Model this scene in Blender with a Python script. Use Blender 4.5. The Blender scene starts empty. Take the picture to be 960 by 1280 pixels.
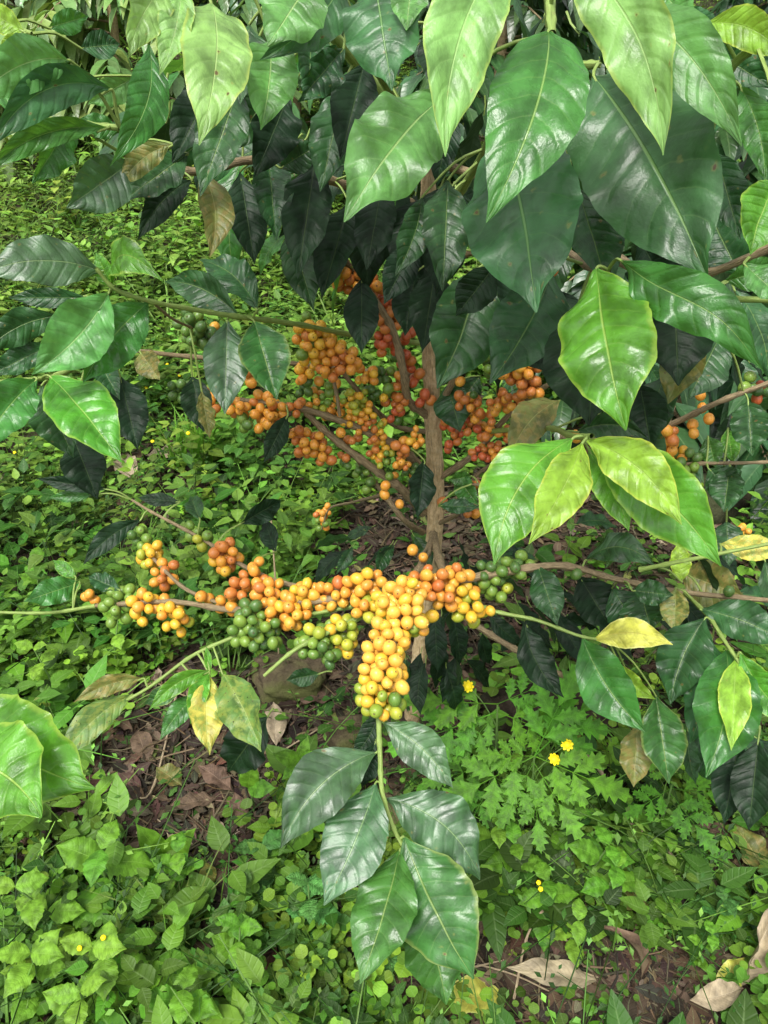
import bpy, math, random
import numpy as np
from mathutils import Vector, Matrix

S = bpy.context.scene
R = math.radians
random.seed(11)
rng = np.random.default_rng(7)

# ---------------------------------------------------------------- camera
CAM = Vector((0, 0, 1.35)); PITCH = R(36); F = 984.0
cam_d = bpy.data.cameras.new("camera"); cam = bpy.data.objects.new("camera", cam_d)
S.collection.objects.link(cam); S.camera = cam
cam.location = CAM; cam.rotation_euler = (math.pi / 2 - PITCH, 0, 0)
cam_d.sensor_fit = 'VERTICAL'; cam_d.sensor_height = 24; cam_d.lens = F / 1280 * 24
cam_d.clip_start = 0.02; cam_d.clip_end = 400
FW = Vector((0, math.cos(PITCH), -math.sin(PITCH))); UP = Vector((0, math.sin(PITCH), math.cos(PITCH))); RT = Vector((1, 0, 0))

def at(px, py, d):
    return CAM + d * (FW + RT * ((px - 480) / F) - UP * ((py - 640) / F))

# ---------------------------------------------------------------- sky, sun, exposure
SUN_EL, SUN_AZ = R(62), R(205)
w = bpy.data.worlds.new("World"); S.world = w; w.use_nodes = True
wn, wl = w.node_tree.nodes, w.node_tree.links
sky = wn.new("ShaderNodeTexSky"); sky.sky_type = 'NISHITA'; sky.sun_disc = False
sky.sun_elevation = SUN_EL; sky.sun_rotation = SUN_AZ; sky.air_density = 1.0; sky.dust_density = 4.0; sky.ozone_density = 1.0
hs = wn.new("ShaderNodeHueSaturation"); hs.inputs['Saturation'].default_value = 0.10
bg = wn['Background']; bg.inputs['Strength'].default_value = 0.125
wl.new(sky.outputs[0], hs.inputs['Color']); wl.new(hs.outputs[0], bg.inputs['Color'])
sl = bpy.data.lights.new("sun", 'SUN'); sl.energy = 1.5; sl.angle = R(14); sl.color = (1, 0.965, 0.9)
so = bpy.data.objects.new("sun", sl); S.collection.objects.link(so)
so.rotation_euler = Vector((math.sin(SUN_AZ) * math.cos(SUN_EL), math.cos(SUN_AZ) * math.cos(SUN_EL), math.sin(SUN_EL))).to_track_quat('Z', 'Y').to_euler()
S.view_settings.view_transform = 'Standard'; S.view_settings.look = 'None'
S.view_settings.exposure = 1.2; S.view_settings.gamma = 1
try:
    S.cycles.max_bounces = 6; S.cycles.transparent_max_bounces = 12; S.cycles.transmission_bounces = 4
    S.cycles.use_denoising = True
except Exception:
    pass

# ---------------------------------------------------------------- node helpers
class NT:
    def __init__(s, name):
        s.m = bpy.data.materials.new(name); s.m.use_nodes = True
        s.n = s.m.node_tree.nodes; s.l = s.m.node_tree.links; s.n.clear()
        s.out = s.n.new("ShaderNodeOutputMaterial")
    def put(s, sock, v):
        if isinstance(v, (int, float)): sock.default_value = v
        elif isinstance(v, (tuple, list)):
            sock.default_value = tuple(v) + (1,) if len(v) == 3 and len(sock.default_value) == 4 else v
        else: s.l.new(v, sock)
    def math(s, op, a, b=None, c=None, clamp=False):
        n = s.n.new("ShaderNodeMath"); n.operation = op; n.use_clamp = clamp
        for k, v in enumerate((a, b, c)):
            if v is not None: s.put(n.inputs[k], v)
        return n.outputs[0]
    def mix(s, f, a, b, mode='MIX'):
        n = s.n.new("ShaderNodeMix"); n.data_type = 'RGBA'; n.blend_type = mode
        s.put(n.inputs[0], f); s.put(n.inputs[6], a); s.put(n.inputs[7], b)
        return n.outputs[2]
    def ss(s, v, lo, hi, a=0.0, b=1.0):
        n = s.n.new("ShaderNodeMapRange"); n.interpolation_type = 'SMOOTHSTEP'
        s.put(n.inputs[0], v)
        for k, x in enumerate((lo, hi, a, b)): n.inputs[k + 1].default_value = x
        return n.outputs[0]
    def noise(s, vec, scale, detail=3, rough=.55, W=None):
        n = s.n.new("ShaderNodeTexNoise")
        if W is not None: n.noise_dimensions = '4D'; s.put(n.inputs['W'], W)
        s.put(n.inputs['Vector'], vec); n.inputs['Scale'].default_value = scale
        n.inputs['Detail'].default_value = detail; n.inputs['Roughness'].default_value = rough
        return n.outputs[0]
    def voro(s, vec, scale, feature='F1'):
        n = s.n.new("ShaderNodeTexVoronoi"); n.feature = feature; s.put(n.inputs['Vector'], vec); n.inputs['Scale'].default_value = scale
        return n.outputs[0]
    def bump(s, h, st, dist=.002):
        n = s.n.new("ShaderNodeBump"); n.inputs['Strength'].default_value = st; n.inputs['Distance'].default_value = dist
        s.put(n.inputs['Height'], h); return n.outputs[0]
    def vmath(s, op, a, b):
        n = s.n.new("ShaderNodeVectorMath"); n.operation = op; s.put(n.inputs[0], a); s.put(n.inputs[1], b); return n.outputs[0]

def bsdf(t, col, rough=.5, nor=None, spec=.5, coat=0, sss=0):
    p = t.n.new("ShaderNodeBsdfPrincipled"); t.put(p.inputs['Base Color'], col); t.put(p.inputs['Roughness'], rough)
    p.inputs['Specular IOR Level'].default_value = spec
    if coat: p.inputs['Coat Weight'].default_value = coat; p.inputs['Coat Roughness'].default_value = .12
    if sss: p.inputs['Subsurface Weight'].default_value = sss; p.inputs['Subsurface Radius'].default_value = (.004, .002, .001); p.inputs['Subsurface Scale'].default_value = .5
    if nor is not None: t.l.new(nor, p.inputs['Normal'])
    return p.outputs[0]

# ---------------------------------------------------------------- leaf materials
NV = 9.5
def leaf_mat(name, col, vein, rough=.35, tr=.25, trc=None, spots=0, edge=None, holes=0, mottled=None, spec=.5, lat=.35, var=.45, bumpy=.5, hsv=.12):
    t = NT(name)
    uv = t.n.new("ShaderNodeUVMap").outputs[0]
    sp = t.n.new("ShaderNodeSeparateXYZ"); t.l.new(uv, sp.inputs[0])
    rnd = t.n.new("ShaderNodeObjectInfo").outputs['Random']; rw = t.math('MULTIPLY', rnd, 37.0)
    a = t.math('ABSOLUTE', t.math('SUBTRACT', t.math('MULTIPLY', sp.outputs[0], 2), 1))
    uvs = t.vmath('MULTIPLY', uv, (1.0, 2.2, 1))
    nz = t.noise(uvs, 2.3, 4, .6, rw); nf = t.noise(uvs, 34, 3, .65, rw); nm = t.noise(uvs, 8, 3, .6, rw)
    ph = t.math('FRACT', t.math('ADD', t.math('MULTIPLY', t.math('SUBTRACT', sp.outputs[1], t.math('MULTIPLY', t.math('POWER', a, 1.3), .15)), NV), t.math('MULTIPLY', t.math('SUBTRACT', nm, .5), .22)))
    dist = t.math('ABSOLUTE', t.math('SUBTRACT', ph, .5))
    latm = t.ss(dist, .455, .5); latw = t.ss(dist, .25, .5)
    mid = t.ss(a, .012, .034, 1, 0)
    fade = t.ss(a, .7, .97, 1, .1)
    latf = t.math('MULTIPLY', t.math('MULTIPLY', latm, fade), lat * .45)
    c1 = tuple(min(1, x * (1 - var)) for x in col); c2 = tuple(min(1, x * (1 + var)) for x in col)
    c = t.mix(t.ss(nz, .32, .68), c1, c2)
    c = t.mix(t.math('MULTIPLY', t.ss(nf, .45, .75), .12), c, tuple(min(1, x * 1.8) for x in col))
    if mottled: c = t.mix(t.ss(t.noise(uvs, 5, 4, .65, rw), .46, .6), c, mottled)
    if edge: c = t.mix(t.ss(t.math('ADD', a, t.math('MULTIPLY', t.math('SUBTRACT', nm, .5), .25)), .86, 1.0, 0, .8), c, edge)
    c = t.mix(latf, c, vein); c = t.mix(t.math('MULTIPLY', mid, .7), c, vein)
    vo = t.vmath('ADD', uvs, t.mix(.5, (0, 0, 0), t.n.new("ShaderNodeObjectInfo").outputs['Location']))
    if spots:
        d = t.math('ADD', t.voro(t.vmath('MULTIPLY', vo, (1, 1, 1)), 3.2 + 3 * spots), t.math('MULTIPLY', t.math('SUBTRACT', nm, .5), .55))
        c = t.mix(t.ss(d, .02, .13 + .08 * spots, .7, 0), c, tuple(x * .5 + y for x, y in zip(col, (.20, .17, .04))))
        c = t.mix(t.ss(d, .02, .06 + .04 * spots, .95, 0), c, (.10, .05, .025))
    h = t.n.new("ShaderNodeHueSaturation"); t.put(h.inputs['Color'], c)
    t.put(h.inputs['Value'], t.math('ADD', 1 - hsv, t.math('MULTIPLY', rnd, 2 * hsv)))
    t.put(h.inputs['Hue'], t.math('ADD', .49, t.math('MULTIPLY', t.math('FRACT', t.math('MULTIPLY', rnd, 7.3)), .02)))
    c = h.outputs[0]
    geo = t.n.new("ShaderNodeNewGeometry").outputs['Backfacing']
    under = tuple(min(1, x * 1.3 + y) for x, y in zip(col, (.02, .03, .008)))
    cb = t.mix(t.math('MULTIPLY', geo, .75), c, t.mix(t.math('MAXIMUM', mid, latf), under, vein))
    hgt = t.math('ADD', t.math('ADD', t.math('MULTIPLY', latw, -.5), t.math('MULTIPLY', mid, -1.2)), t.math('ADD', t.math('MULTIPLY', nf, .35), t.math('MULTIPLY', nm, .6)))
    nor = t.bump(hgt, bumpy, .0016)
    rr = t.math('ADD', t.math('ADD', rough - .08, t.math('MULTIPLY', nz, .16)), t.math('MULTIPLY', geo, .25))
    pb = bsdf(t, cb, rr, nor, spec)
    tb = t.n.new("ShaderNodeBsdfTranslucent"); t.put(tb.inputs[0], t.mix(.55, c, trc or tuple(min(1, x * k) for x, k in zip(col, (2.4, 2.2, .8))))); t.l.new(nor, tb.inputs[1])
    mx = t.n.new("ShaderNodeMixShader"); mx.inputs[0].default_value = tr; t.l.new(pb, mx.inputs[1]); t.l.new(tb.outputs[0], mx.inputs[2])
    o = mx.outputs[0]
    if holes:
        tp = t.n.new("ShaderNodeBsdfTransparent"); m2 = t.n.new("ShaderNodeMixShader")
        d = t.math('ADD', t.voro(vo, 7), t.math('MULTIPLY', t.math('SUBTRACT', nf, .5), .25))
        t.put(m2.inputs[0], t.math('LESS_THAN', d, holes)); t.l.new(o, m2.inputs[1]); t.l.new(tp.outputs[0], m2.inputs[2]); o = m2.outputs[0]
    t.l.new(o, t.out.inputs[0]); return t.m

LM = {
 'dark':   leaf_mat('leaf_shaded', (.009, .026, .010), (.05, .09, .03), .42, .10, (.04, .10, .01), lat=.2, spec=.2),  # near-black base colour carries the shade inside the bush
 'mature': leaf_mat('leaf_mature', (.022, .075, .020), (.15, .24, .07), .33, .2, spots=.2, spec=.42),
 'sheen':  leaf_mat('leaf_grey_sheen', (.045, .12, .04), (.2, .32, .12), .40, .2, spots=.2, spec=1.0, lat=.3),  # mature leaf with sky sheen partly put into a lighter base colour
 'mid':    leaf_mat('leaf_mid', (.045, .155, .028), (.24, .38, .10), .27, .3, (.2, .5, .03)),
 'midsp':  leaf_mat('leaf_mid_spotted', (.04, .13, .028), (.24, .34, .1), .3, .25, spots=.4, edge=(.2, .27, .07)),
 'bright': leaf_mat('leaf_bright', (.08, .26, .025), (.32, .5, .1), .26, .35, (.3, .65, .03), edge=(.28, .45, .06)),
 'soft':   leaf_mat('leaf_soft', (.035, .115, .035), (.16, .3, .09), .34, .25, lat=.35, bumpy=.45, spots=.12),
 'pale':   leaf_mat('leaf_pale', (.09, .25, .06), (.3, .46, .16), .34, .3, (.3, .6, .08), bumpy=.45),
 'ypale':  leaf_mat('leaf_young_pale', (.20, .38, .10), (.38, .56, .2), .33, .35, (.45, .75, .12), edge=(.36, .48, .1), spots=.08),
 'young':  leaf_mat('leaf_young', (.24, .42, .045), (.38, .55, .12), .3, .38, (.6, .8, .05), edge=(.5, .58, .08), spots=.12),
 'yellow': leaf_mat('leaf_yellow', (.60, .58, .10), (.52, .42, .08), .4, .3, (.8, .7, .06), edge=(.7, .68, .25), spots=.2),
 'sick':   leaf_mat('leaf_sick_yellow', (.55, .50, .09), (.55, .6, .2), .42, .3, (.7, .6, .06), spots=.5, mottled=(.30, .40, .08)),
 'eaten':  leaf_mat('leaf_eaten', (.10, .2, .04), (.3, .4, .12), .45, .25, spots=.9, holes=.10, mottled=(.2, .27, .05)),
 'olive':  leaf_mat('leaf_olive', (.15, .18, .045), (.34, .36, .12), .42, .3, (.4, .42, .05), spots=.35, mottled=(.26, .22, .06)),
 'dry':    leaf_mat('leaf_dry', (.125, .082, .055), (.22, .16, .11), .7, .12, (.3, .16, .06), spots=.4, lat=.3, spec=.25, var=.45),
 'drypale':leaf_mat('leaf_dry_pale', (.33, .265, .175), (.42, .35, .25), .6, .15, (.4, .28, .15), spots=.2, lat=.3, spec=.3),
}
WEED = {
 'weed': leaf_mat('weed_leaf', (.095, .235, .018), (.17, .34, .05), .5, .3, (.3, .7, .05), lat=.2, spec=.3, bumpy=.3),
 'weedl': leaf_mat('weed_leaf_light', (.15, .30, .028), (.2, .36, .05), .5, .3, (.4, .75, .06), lat=.15, spec=.3, bumpy=.3),
 'weedd': leaf_mat('weed_leaf_dark', (.05, .15, .03), (.12, .25, .06), .5, .3, (.15, .4, .03), lat=.3, spec=.3),
 'fern': leaf_mat('fern_weed_leaf', (.075, .225, .010), (.12, .29, .025), .5, .3, (.25, .52, .015), lat=.15, spec=.3, bumpy=.3),
 'nettle': leaf_mat('nettle_leaf', (.09, .27, .06), (.16, .36, .1), .55, .3, (.25, .6, .06), lat=.6, bumpy=1, spec=.3),
}

def bark_mat(name, c1, c2, c3, rough=.8, sc=1.0, st=.8):
    t = NT(name); uv = t.n.new("ShaderNodeUVMap").outputs[0]
    v = t.vmath('MULTIPLY', uv, (9 * sc, 14 * sc, 1)); n1 = t.noise(v, 1.6, 6, .65); n2 = t.noise(t.vmath('MULTIPLY', uv, (2, 22, 1)), 1.5, 4, .6)
    n3 = t.noise(t.vmath('MULTIPLY', uv, (26 * sc, 7 * sc, 1)), 1, 5, .7)
    c = t.mix(t.ss(n1, .3, .7), c1, c2); c = t.mix(t.ss(n2, .5, .75, 0, .7), c, c3); c = t.mix(t.ss(n3, .5, .66, 0, .6), c, tuple(x * .3 for x in c1))
    nor = t.bump(t.math('ADD', n3, t.math('MULTIPLY', n1, .6)), st, .003)
    t.l.new(bsdf(t, c, rough, nor, .25), t.out.inputs[0]); return t.m
BARK = bark_mat('coffee_bark', (.42, .30, .15), (.68, .52, .31), (.5, .42, .27), st=1)
TWIG = bark_mat('twig_bark', (.17, .125, .07), (.34, .265, .15), (.24, .21, .12), st=.6)
GREENSTEM = bark_mat('green_stem', (.16, .24, .05), (.26, .36, .1), (.22, .22, .08), .5, st=.15)
WEEDSTEM = bark_mat('weed_stem', (.10, .2, .05), (.17, .28, .08), (.2, .2, .08), .55, st=.1)
STRAW = bark_mat('dry_stem', (.24, .18, .11), (.42, .34, .22), (.3, .24, .15), .75, st=.4)

def cherry_mat(name, c1, c2, mid=.5):
    t = NT(name); tc = t.n.new("ShaderNodeTexCoord").outputs['Object']
    oi = t.n.new("ShaderNodeObjectInfo"); rnd = oi.outputs['Random']
    pos = t.vmath('ADD', t.vmath('MULTIPLY', tc, (90, 90, 90)), t.vmath('MULTIPLY', oi.outputs['Location'], (31, 31, 31)))
    n1 = t.noise(pos, .7, 3); n2 = t.noise(pos, 9, 3)
    f = t.ss(t.math('ADD', t.math('MULTIPLY', n1, .7), t.math('MULTIPLY', rnd, .5)), mid - .15, mid + .35)
    c = t.mix(f, c1, c2); c = t.mix(t.ss(n2, .58, .72, 0, .5), c, (.36, .24, .1)); c = t.mix(t.ss(t.noise(pos, 3.3, 5, .75), .60, .70, 0, .6), c, (.30, .17, .06))
    g = t.n.new("ShaderNodeSeparateXYZ"); t.l.new(tc, g.inputs[0])
    c = t.mix(t.ss(g.outputs[2], -.009, -.004, .55, 0), c, tuple(x * .75 + .03 for x in (c1[0], c1[1] * 1.05, c1[2])))
    nor = t.bump(t.noise(pos, 5, 3), .12, .0006)
    t.l.new(bsdf(t, c, t.math('ADD', .27, t.math('MULTIPLY', n2, .2)), nor, .5, 0, .12), t.out.inputs[0]); return t.m
CM = {
 'g': cherry_mat('cherry_green', (.085, .18, .028), (.17, .28, .04)),
 'k': cherry_mat('cherry_dark_green', (.04, .105, .022), (.08, .165, .03)),
 'l': cherry_mat('cherry_lime', (.2, .29, .03), (.42, .42, .04)),
 'y': cherry_mat('cherry_yellow', (.62, .42, .035), (.72, .38, .035)),
 'p': cherry_mat('cherry_pale_orange', (.72, .44, .065), (.72, .35, .05)),
 'o': cherry_mat('cherry_orange', (.66, .36, .045), (.66, .26, .035)),
 'r': cherry_mat('cherry_red_orange', (.46, .13, .03), (.54, .20, .04)),
 'd': cherry_mat('cherry_deep_red', (.40, .07, .03), (.52, .12, .035)),
}
t = NT('cherry_scar'); t.l.new(bsdf(t, (.10, .065, .025), .8), t.out.inputs[0]); SCAR = t.m
t = NT('flower_yellow'); t.l.new(bsdf(t, (.85, .68, .01), .5, None, .3), t.out.inputs[0]); YEL = t.m
t = NT('flower_center'); t.l.new(bsdf(t, (.75, .5, .01), .6, None, .3), t.out.inputs[0]); YEC = t.m
t = NT('flower_white'); t.l.new(bsdf(t, (.75, .75, .6), .5, None, .3), t.out.inputs[0]); WHI = t.m

# weed mass: tint per plant
def mass_mat(name, rough=.5, tr=.24, gl=.3):
    t = NT(name)
    at_ = t.n.new("ShaderNodeAttribute"); at_.attribute_name = 'tint'; col = at_.outputs['Color']
    uv = t.n.new("ShaderNodeUVMap").outputs[0]; sp = t.n.new("ShaderNodeSeparateXYZ"); t.l.new(uv, sp.inputs[0])
    a = t.math('ABSOLUTE', t.math('SUBTRACT', t.math('MULTIPLY', sp.outputs[0], 2), 1))
    pos = t.n.new("ShaderNodeNewGeometry").outputs['Position']
    nz = t.noise(pos, 60, 3)
    c = t.mix(t.math('MULTIPLY', t.ss(a, .0, .12, 1, 0), .35), col, t.mix(.5, col, (.4, .55, .25)))
    c = t.mix(t.ss(nz, .3, .7, .35, 0), c, t.mix(1, col, (.35, .4, .3), 'MULTIPLY'))
    ph = t.math('ABSOLUTE', t.math('SUBTRACT', t.math('FRACT', t.math('MULTIPLY', t.math('SUBTRACT', sp.outputs[1], t.math('MULTIPLY', a, .15)), 6)), .5))
    nor = t.bump(t.math('ADD', t.ss(ph, .3, .5, 0, -1), nz), .3, .002)
    pb = bsdf(t, c, rough, nor, gl); tb = t.n.new("ShaderNodeBsdfTranslucent"); t.put(tb.inputs[0], t.mix(1, c, (1, 1, .35), 'MULTIPLY'))
    mx = t.n.new("ShaderNodeMixShader"); mx.inputs[0].default_value = tr; t.l.new(pb, mx.inputs[1]); t.l.new(tb.outputs[0], mx.inputs[2])
    t.l.new(mx.outputs[0], t.out.inputs[0]); return t.m
MASS = mass_mat('weed_mass'); MASSDRY = mass_mat('litter_mass', .75, .08, .2); MASSBUSH = mass_mat('bush_leaf_mass', .33, .22, .5)

t = NT('soil'); pos = t.n.new("ShaderNodeNewGeometry").outputs['Position']
n1 = t.noise(pos, 9, 6, .65); n2 = t.noise(pos, 60, 5, .7); n3 = t.noise(pos, 1.3, 3)
c = t.mix(t.ss(n1, .35, .65), (.022, .016, .011), (.055, .04, .027)); c = t.mix(t.ss(n2, .52, .7, 0, .6), c, (.09, .068, .045))
c = t.mix(t.ss(n3, .5, .62, 0, .55), c, (.05, .075, .025))
t.l.new(bsdf(t, c, .9, t.bump(t.math('ADD', n1, t.math('MULTIPLY', n2, .5)), 1, .02), .2), t.out.inputs[0]); SOIL = t.m
t = NT('mossy_stone'); pos = t.n.new("ShaderNodeTexCoord").outputs['Object']
n1 = t.noise(pos, 14, 6, .65); n2 = t.noise(pos, 70, 5, .7); n3 = t.noise(pos, 7, 5)
c = t.mix(t.ss(n1, .35, .65), (.07, .055, .032), (.17, .13, .08)); c = t.mix(t.ss(n2, .55, .7, 0, .6), c, (.04, .03, .02)); c = t.mix(t.ss(n3, .42, .58, 0, .85), c, (.09, .105, .03))
t.l.new(bsdf(t, c, .9, t.bump(t.math('ADD', n1, t.math('MULTIPLY', n2, .5)), 1, .012), .2), t.out.inputs[0]); STONE = t.m

# ---------------------------------------------------------------- object helpers
COL = S.collection
def link(name, me, parent=None, loc=(0, 0, 0), label=None, cat=None, group=None, kind=None):
    o = bpy.data.objects.new(name, me); COL.objects.link(o)
    if parent is not None: o.parent = parent
    o.location = loc
    tag(o, label, cat, group, kind); return o
def tag(o, label=None, cat=None, group=None, kind=None):
    for k, v in (('label', label), ('category', cat), ('group', group), ('kind', kind)):
        if v: o[k] = v
def mesh_np(name, V, Q, mats, mi=None, uv=None, tint=None, smooth=True):
    me = bpy.data.meshes.new(name); V = np.asarray(V, np.float32); Q = np.asarray(Q, np.int32)
    me.vertices.add(len(V)); me.vertices.foreach_set('co', V.ravel())
    me.loops.add(Q.size); me.loops.foreach_set('vertex_index', Q.ravel())
    k = Q.shape[1]; me.polygons.add(len(Q)); me.polygons.foreach_set('loop_start', np.arange(0, Q.size, k, dtype=np.int32))
    me.polygons.foreach_set('loop_total', np.full(len(Q), k, np.int32))
    for m in mats: me.materials.append(m)
    if mi is not None: me.polygons.foreach_set('material_index', np.asarray(mi, np.int32))
    if uv is not None:
        l = me.uv_layers.new(name='UVMap'); l.data.foreach_set('uv', np.asarray(uv, np.float32)[Q.ravel()].ravel())
    if tint is not None:
        ca = me.color_attributes.new('tint', 'FLOAT_COLOR', 'POINT')
        ca.data.foreach_set('color', np.c_[np.asarray(tint, np.float32), np.ones(len(V), np.float32)].astype(np.float32).ravel())
    me.polygons.foreach_set('use_smooth', np.full(len(Q), smooth)); me.update(calc_edges=True); me.validate(); return me

def cat_rom(P, n=8):
    P = [Vector(p) for p in P]
    if len(P) == 2: return [P[0].lerp(P[1], i / n) for i in range(n + 1)]
    Q = [P[0] * 2 - P[1]] + P + [P[-1] * 2 - P[-2]]; out = []
    for i in range(1, len(Q) - 2):
        a, b, c, d = Q[i - 1], Q[i], Q[i + 1], Q[i + 2]
        for k in range(n):
            t = k / n; out.append(.5 * ((2 * b) + (c - a) * t + (2 * a - 5 * b + 4 * c - d) * t * t + (3 * b - a - 3 * c + d) * t ** 3))
    out.append(Q[-2]); return out

def tube_data(pts, r0, r1, sides=8, knots=0, rough=0.0, seed=0, pw=1.0):
    rr = random.Random(seed); pts = [Vector(p) for p in pts]; n = len(pts); V = []; UV = []; Q = []
    ref = Vector((0.31, .2, .93)); L = 0
    phs = [rr.uniform(0, 6.28) for _ in range(4)]
    for i, p in enumerate(pts):
        tg = (pts[min(i + 1, n - 1)] - pts[max(i - 1, 0)]).normalized()
        a = tg.cross(ref); a = a.normalized() if a.length > .1 else tg.cross(Vector((1, 0, 0))).normalized(); b = tg.cross(a)
        if i: L += (p - pts[i - 1]).length
        t = i / (n - 1); r = r0 + (r1 - r0) * t ** pw
        if knots and i % knots == 0: r *= 1.12 if sides > 12 else 1.28
        for j in range(sides + 1):
            th = 2 * math.pi * j / sides; jj = j % sides
            q = 1 + rough * (.6 * math.sin(3 * th + phs[0] + L * 9) + .5 * math.sin(5 * th + phs[1] - L * 14) + .5 * rr.uniform(-1, 1) * (jj != 0))
            V.append(p + (a * math.cos(th) + b * math.sin(th)) * r * q); UV.append((j / sides, L * 4))
        if sides: V[-1] = V[-1 - sides].copy()
    m = sides + 1
    for i in range(n - 1):
        for j in range(sides): Q.append((i * m + j, i * m + j + 1, (i + 1) * m + j + 1, (i + 1) * m + j))
    return V, Q, UV

PROF_T = np.array([0, .03, .08, .15, .25, .36, .47, .58, .68, .77, .85, .91, .96, 1.0])
PROF_W = np.array([.02, .09, .24, .47, .77, .95, 1.0, .96, .84, .64, .40, .21, .09, .015])
PROF_R = np.array([.02, .16, .42, .68, .90, .99, 1.0, .93, .79, .60, .38, .2, .09, .01])
def _smooth(w):
    d = np.linspace(0, 1, 401); y = np.interp(d, PROF_T, w); k = np.hanning(27); k /= k.sum()
    z = np.convolve(np.r_[-y[13:0:-1] * .6, y, np.zeros(13)], k, 'valid'); return d, np.clip(z, .01, None) / z.max()
SM = [_smooth(PROF_W), _smooth(PROF_R)]
def prof(t, kind=0):
    return np.interp(t, *SM[1 if kind else 0])

def leaf_data(L, W, ax, nrm, c=0, b=0, f=.25, wv=.05, q=.018, roll=0, tw=0, sc=0, rows=48, cols=6, seed=0, kind=0, droop=.10, curl=0):
    """blade from origin along ax; nrm is the upper side."""
    rr = random.Random(seed); ax = ax.normalized(); nrm = (nrm - ax * nrm.dot(ax)).normalized(); side = ax.cross(nrm).normalized()
    T = np.linspace(0, 1, rows + 1); s = np.linspace(-1, 1, 2 * cols + 1)
    w_ = prof(T, kind) * W / 2
    p1, p2, p3 = (rr.uniform(0, 6.28) for _ in range(3)); n1 = rr.uniform(2.5, 4); n2 = rr.uniform(2.5, 4.2)
    TT, SS = np.meshgrid(T, s, indexing='ij'); WW = w_[:, None] * np.ones_like(SS)
    wob = 1 + .012 * np.sin(TT * NV * 6.28 - .5 + (SS > 0) * .9) * np.abs(SS) + .03 * np.sin(TT * 13 + p3 + (SS > 0) * 2)
    A = np.abs(SS)
    # bend the midrib as an arc; keep arc-length roughly
    cx = (c * 4 * TT * (1 - TT) + sc * np.sin(2 * math.pi * TT) * .5) * L
    cz = b * 4 * TT * (1 - TT) * L + curl * np.clip(TT - .75, 0, 1) ** 2 * L * -4
    x = SS * WW * wob
    ang = f
    z = A * WW * math.sin(ang) - droop * A ** 2.2 * WW
    z = z + wv * W * A ** 2 * np.where(SS > 0, np.sin(TT * n1 * 6.28 + p1), np.sin(TT * n2 * 6.28 + p2)) * np.sin(math.pi * np.clip(TT, 0, 1)) ** .5
    ph = NV * (TT - .15 * A ** 1.3)
    z = z + q * W * np.abs(np.sin(math.pi * ph)) ** .7 * np.clip(A * 3, 0, 1) * np.clip((1.08 - A) * 2.2, 0, 1) * np.sin(math.pi * TT) ** .4
    z = z + .012 * W * np.sin(x / W * 19 + p3) * np.sin(TT * 17 + p1)
    x = x * math.cos(ang)
    ro = roll + tw * (TT - .5)
    X = cx + x * np.cos(ro) - z * np.sin(ro); Z = cz + x * np.sin(ro) + z * np.cos(ro)
    P = TT[..., None] * L * np.array(ax) + X[..., None] * np.array(side) + Z[..., None] * np.array(nrm)
    V = P.reshape(-1, 3); m = len(s); UV = np.stack([(SS + 1) / 2, TT], -1).reshape(-1, 2)
    i = np.arange(rows)[:, None] * m; j = np.arange(m - 1)[None]
    k = (i + j).ravel(); Q = np.stack([k, k + 1, k + m + 1, k + m], 1)
    return V, Q, UV

BR = []    # (object, world origin, smoothed points array, owner)
def branch(owner, pts, r0, r1, mat=None, name='branch', label=None, n=8, sides=8, knots=5, rough=.10, pw=1.0):
    P = cat_rom([at(*p) if len(p) == 3 else Vector(p[0]) for p in pts], n)
    o0 = P[0]; V, Q, UV = tube_data([p - o0 for p in P], r0, r1, sides, knots, rough, len(BR), pw)
    o = link(name, mesh_np(name, V, Q, [mat or TWIG], uv=UV), owner, o0 - owner.location, label)
    BR.append((o, o0, np.array(P), owner)); return o
def near_branch(p, owner):
    best = None
    for o, o0, P, ow in BR:
        if ow is not owner or o.name.startswith('trunk'): continue
        d = np.linalg.norm(P - np.array(p), axis=1); k = int(d.argmin())
        if best is None or d[k] < best[0]: best = (d[k], o, o0, Vector(P[k]))
    return best

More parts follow.
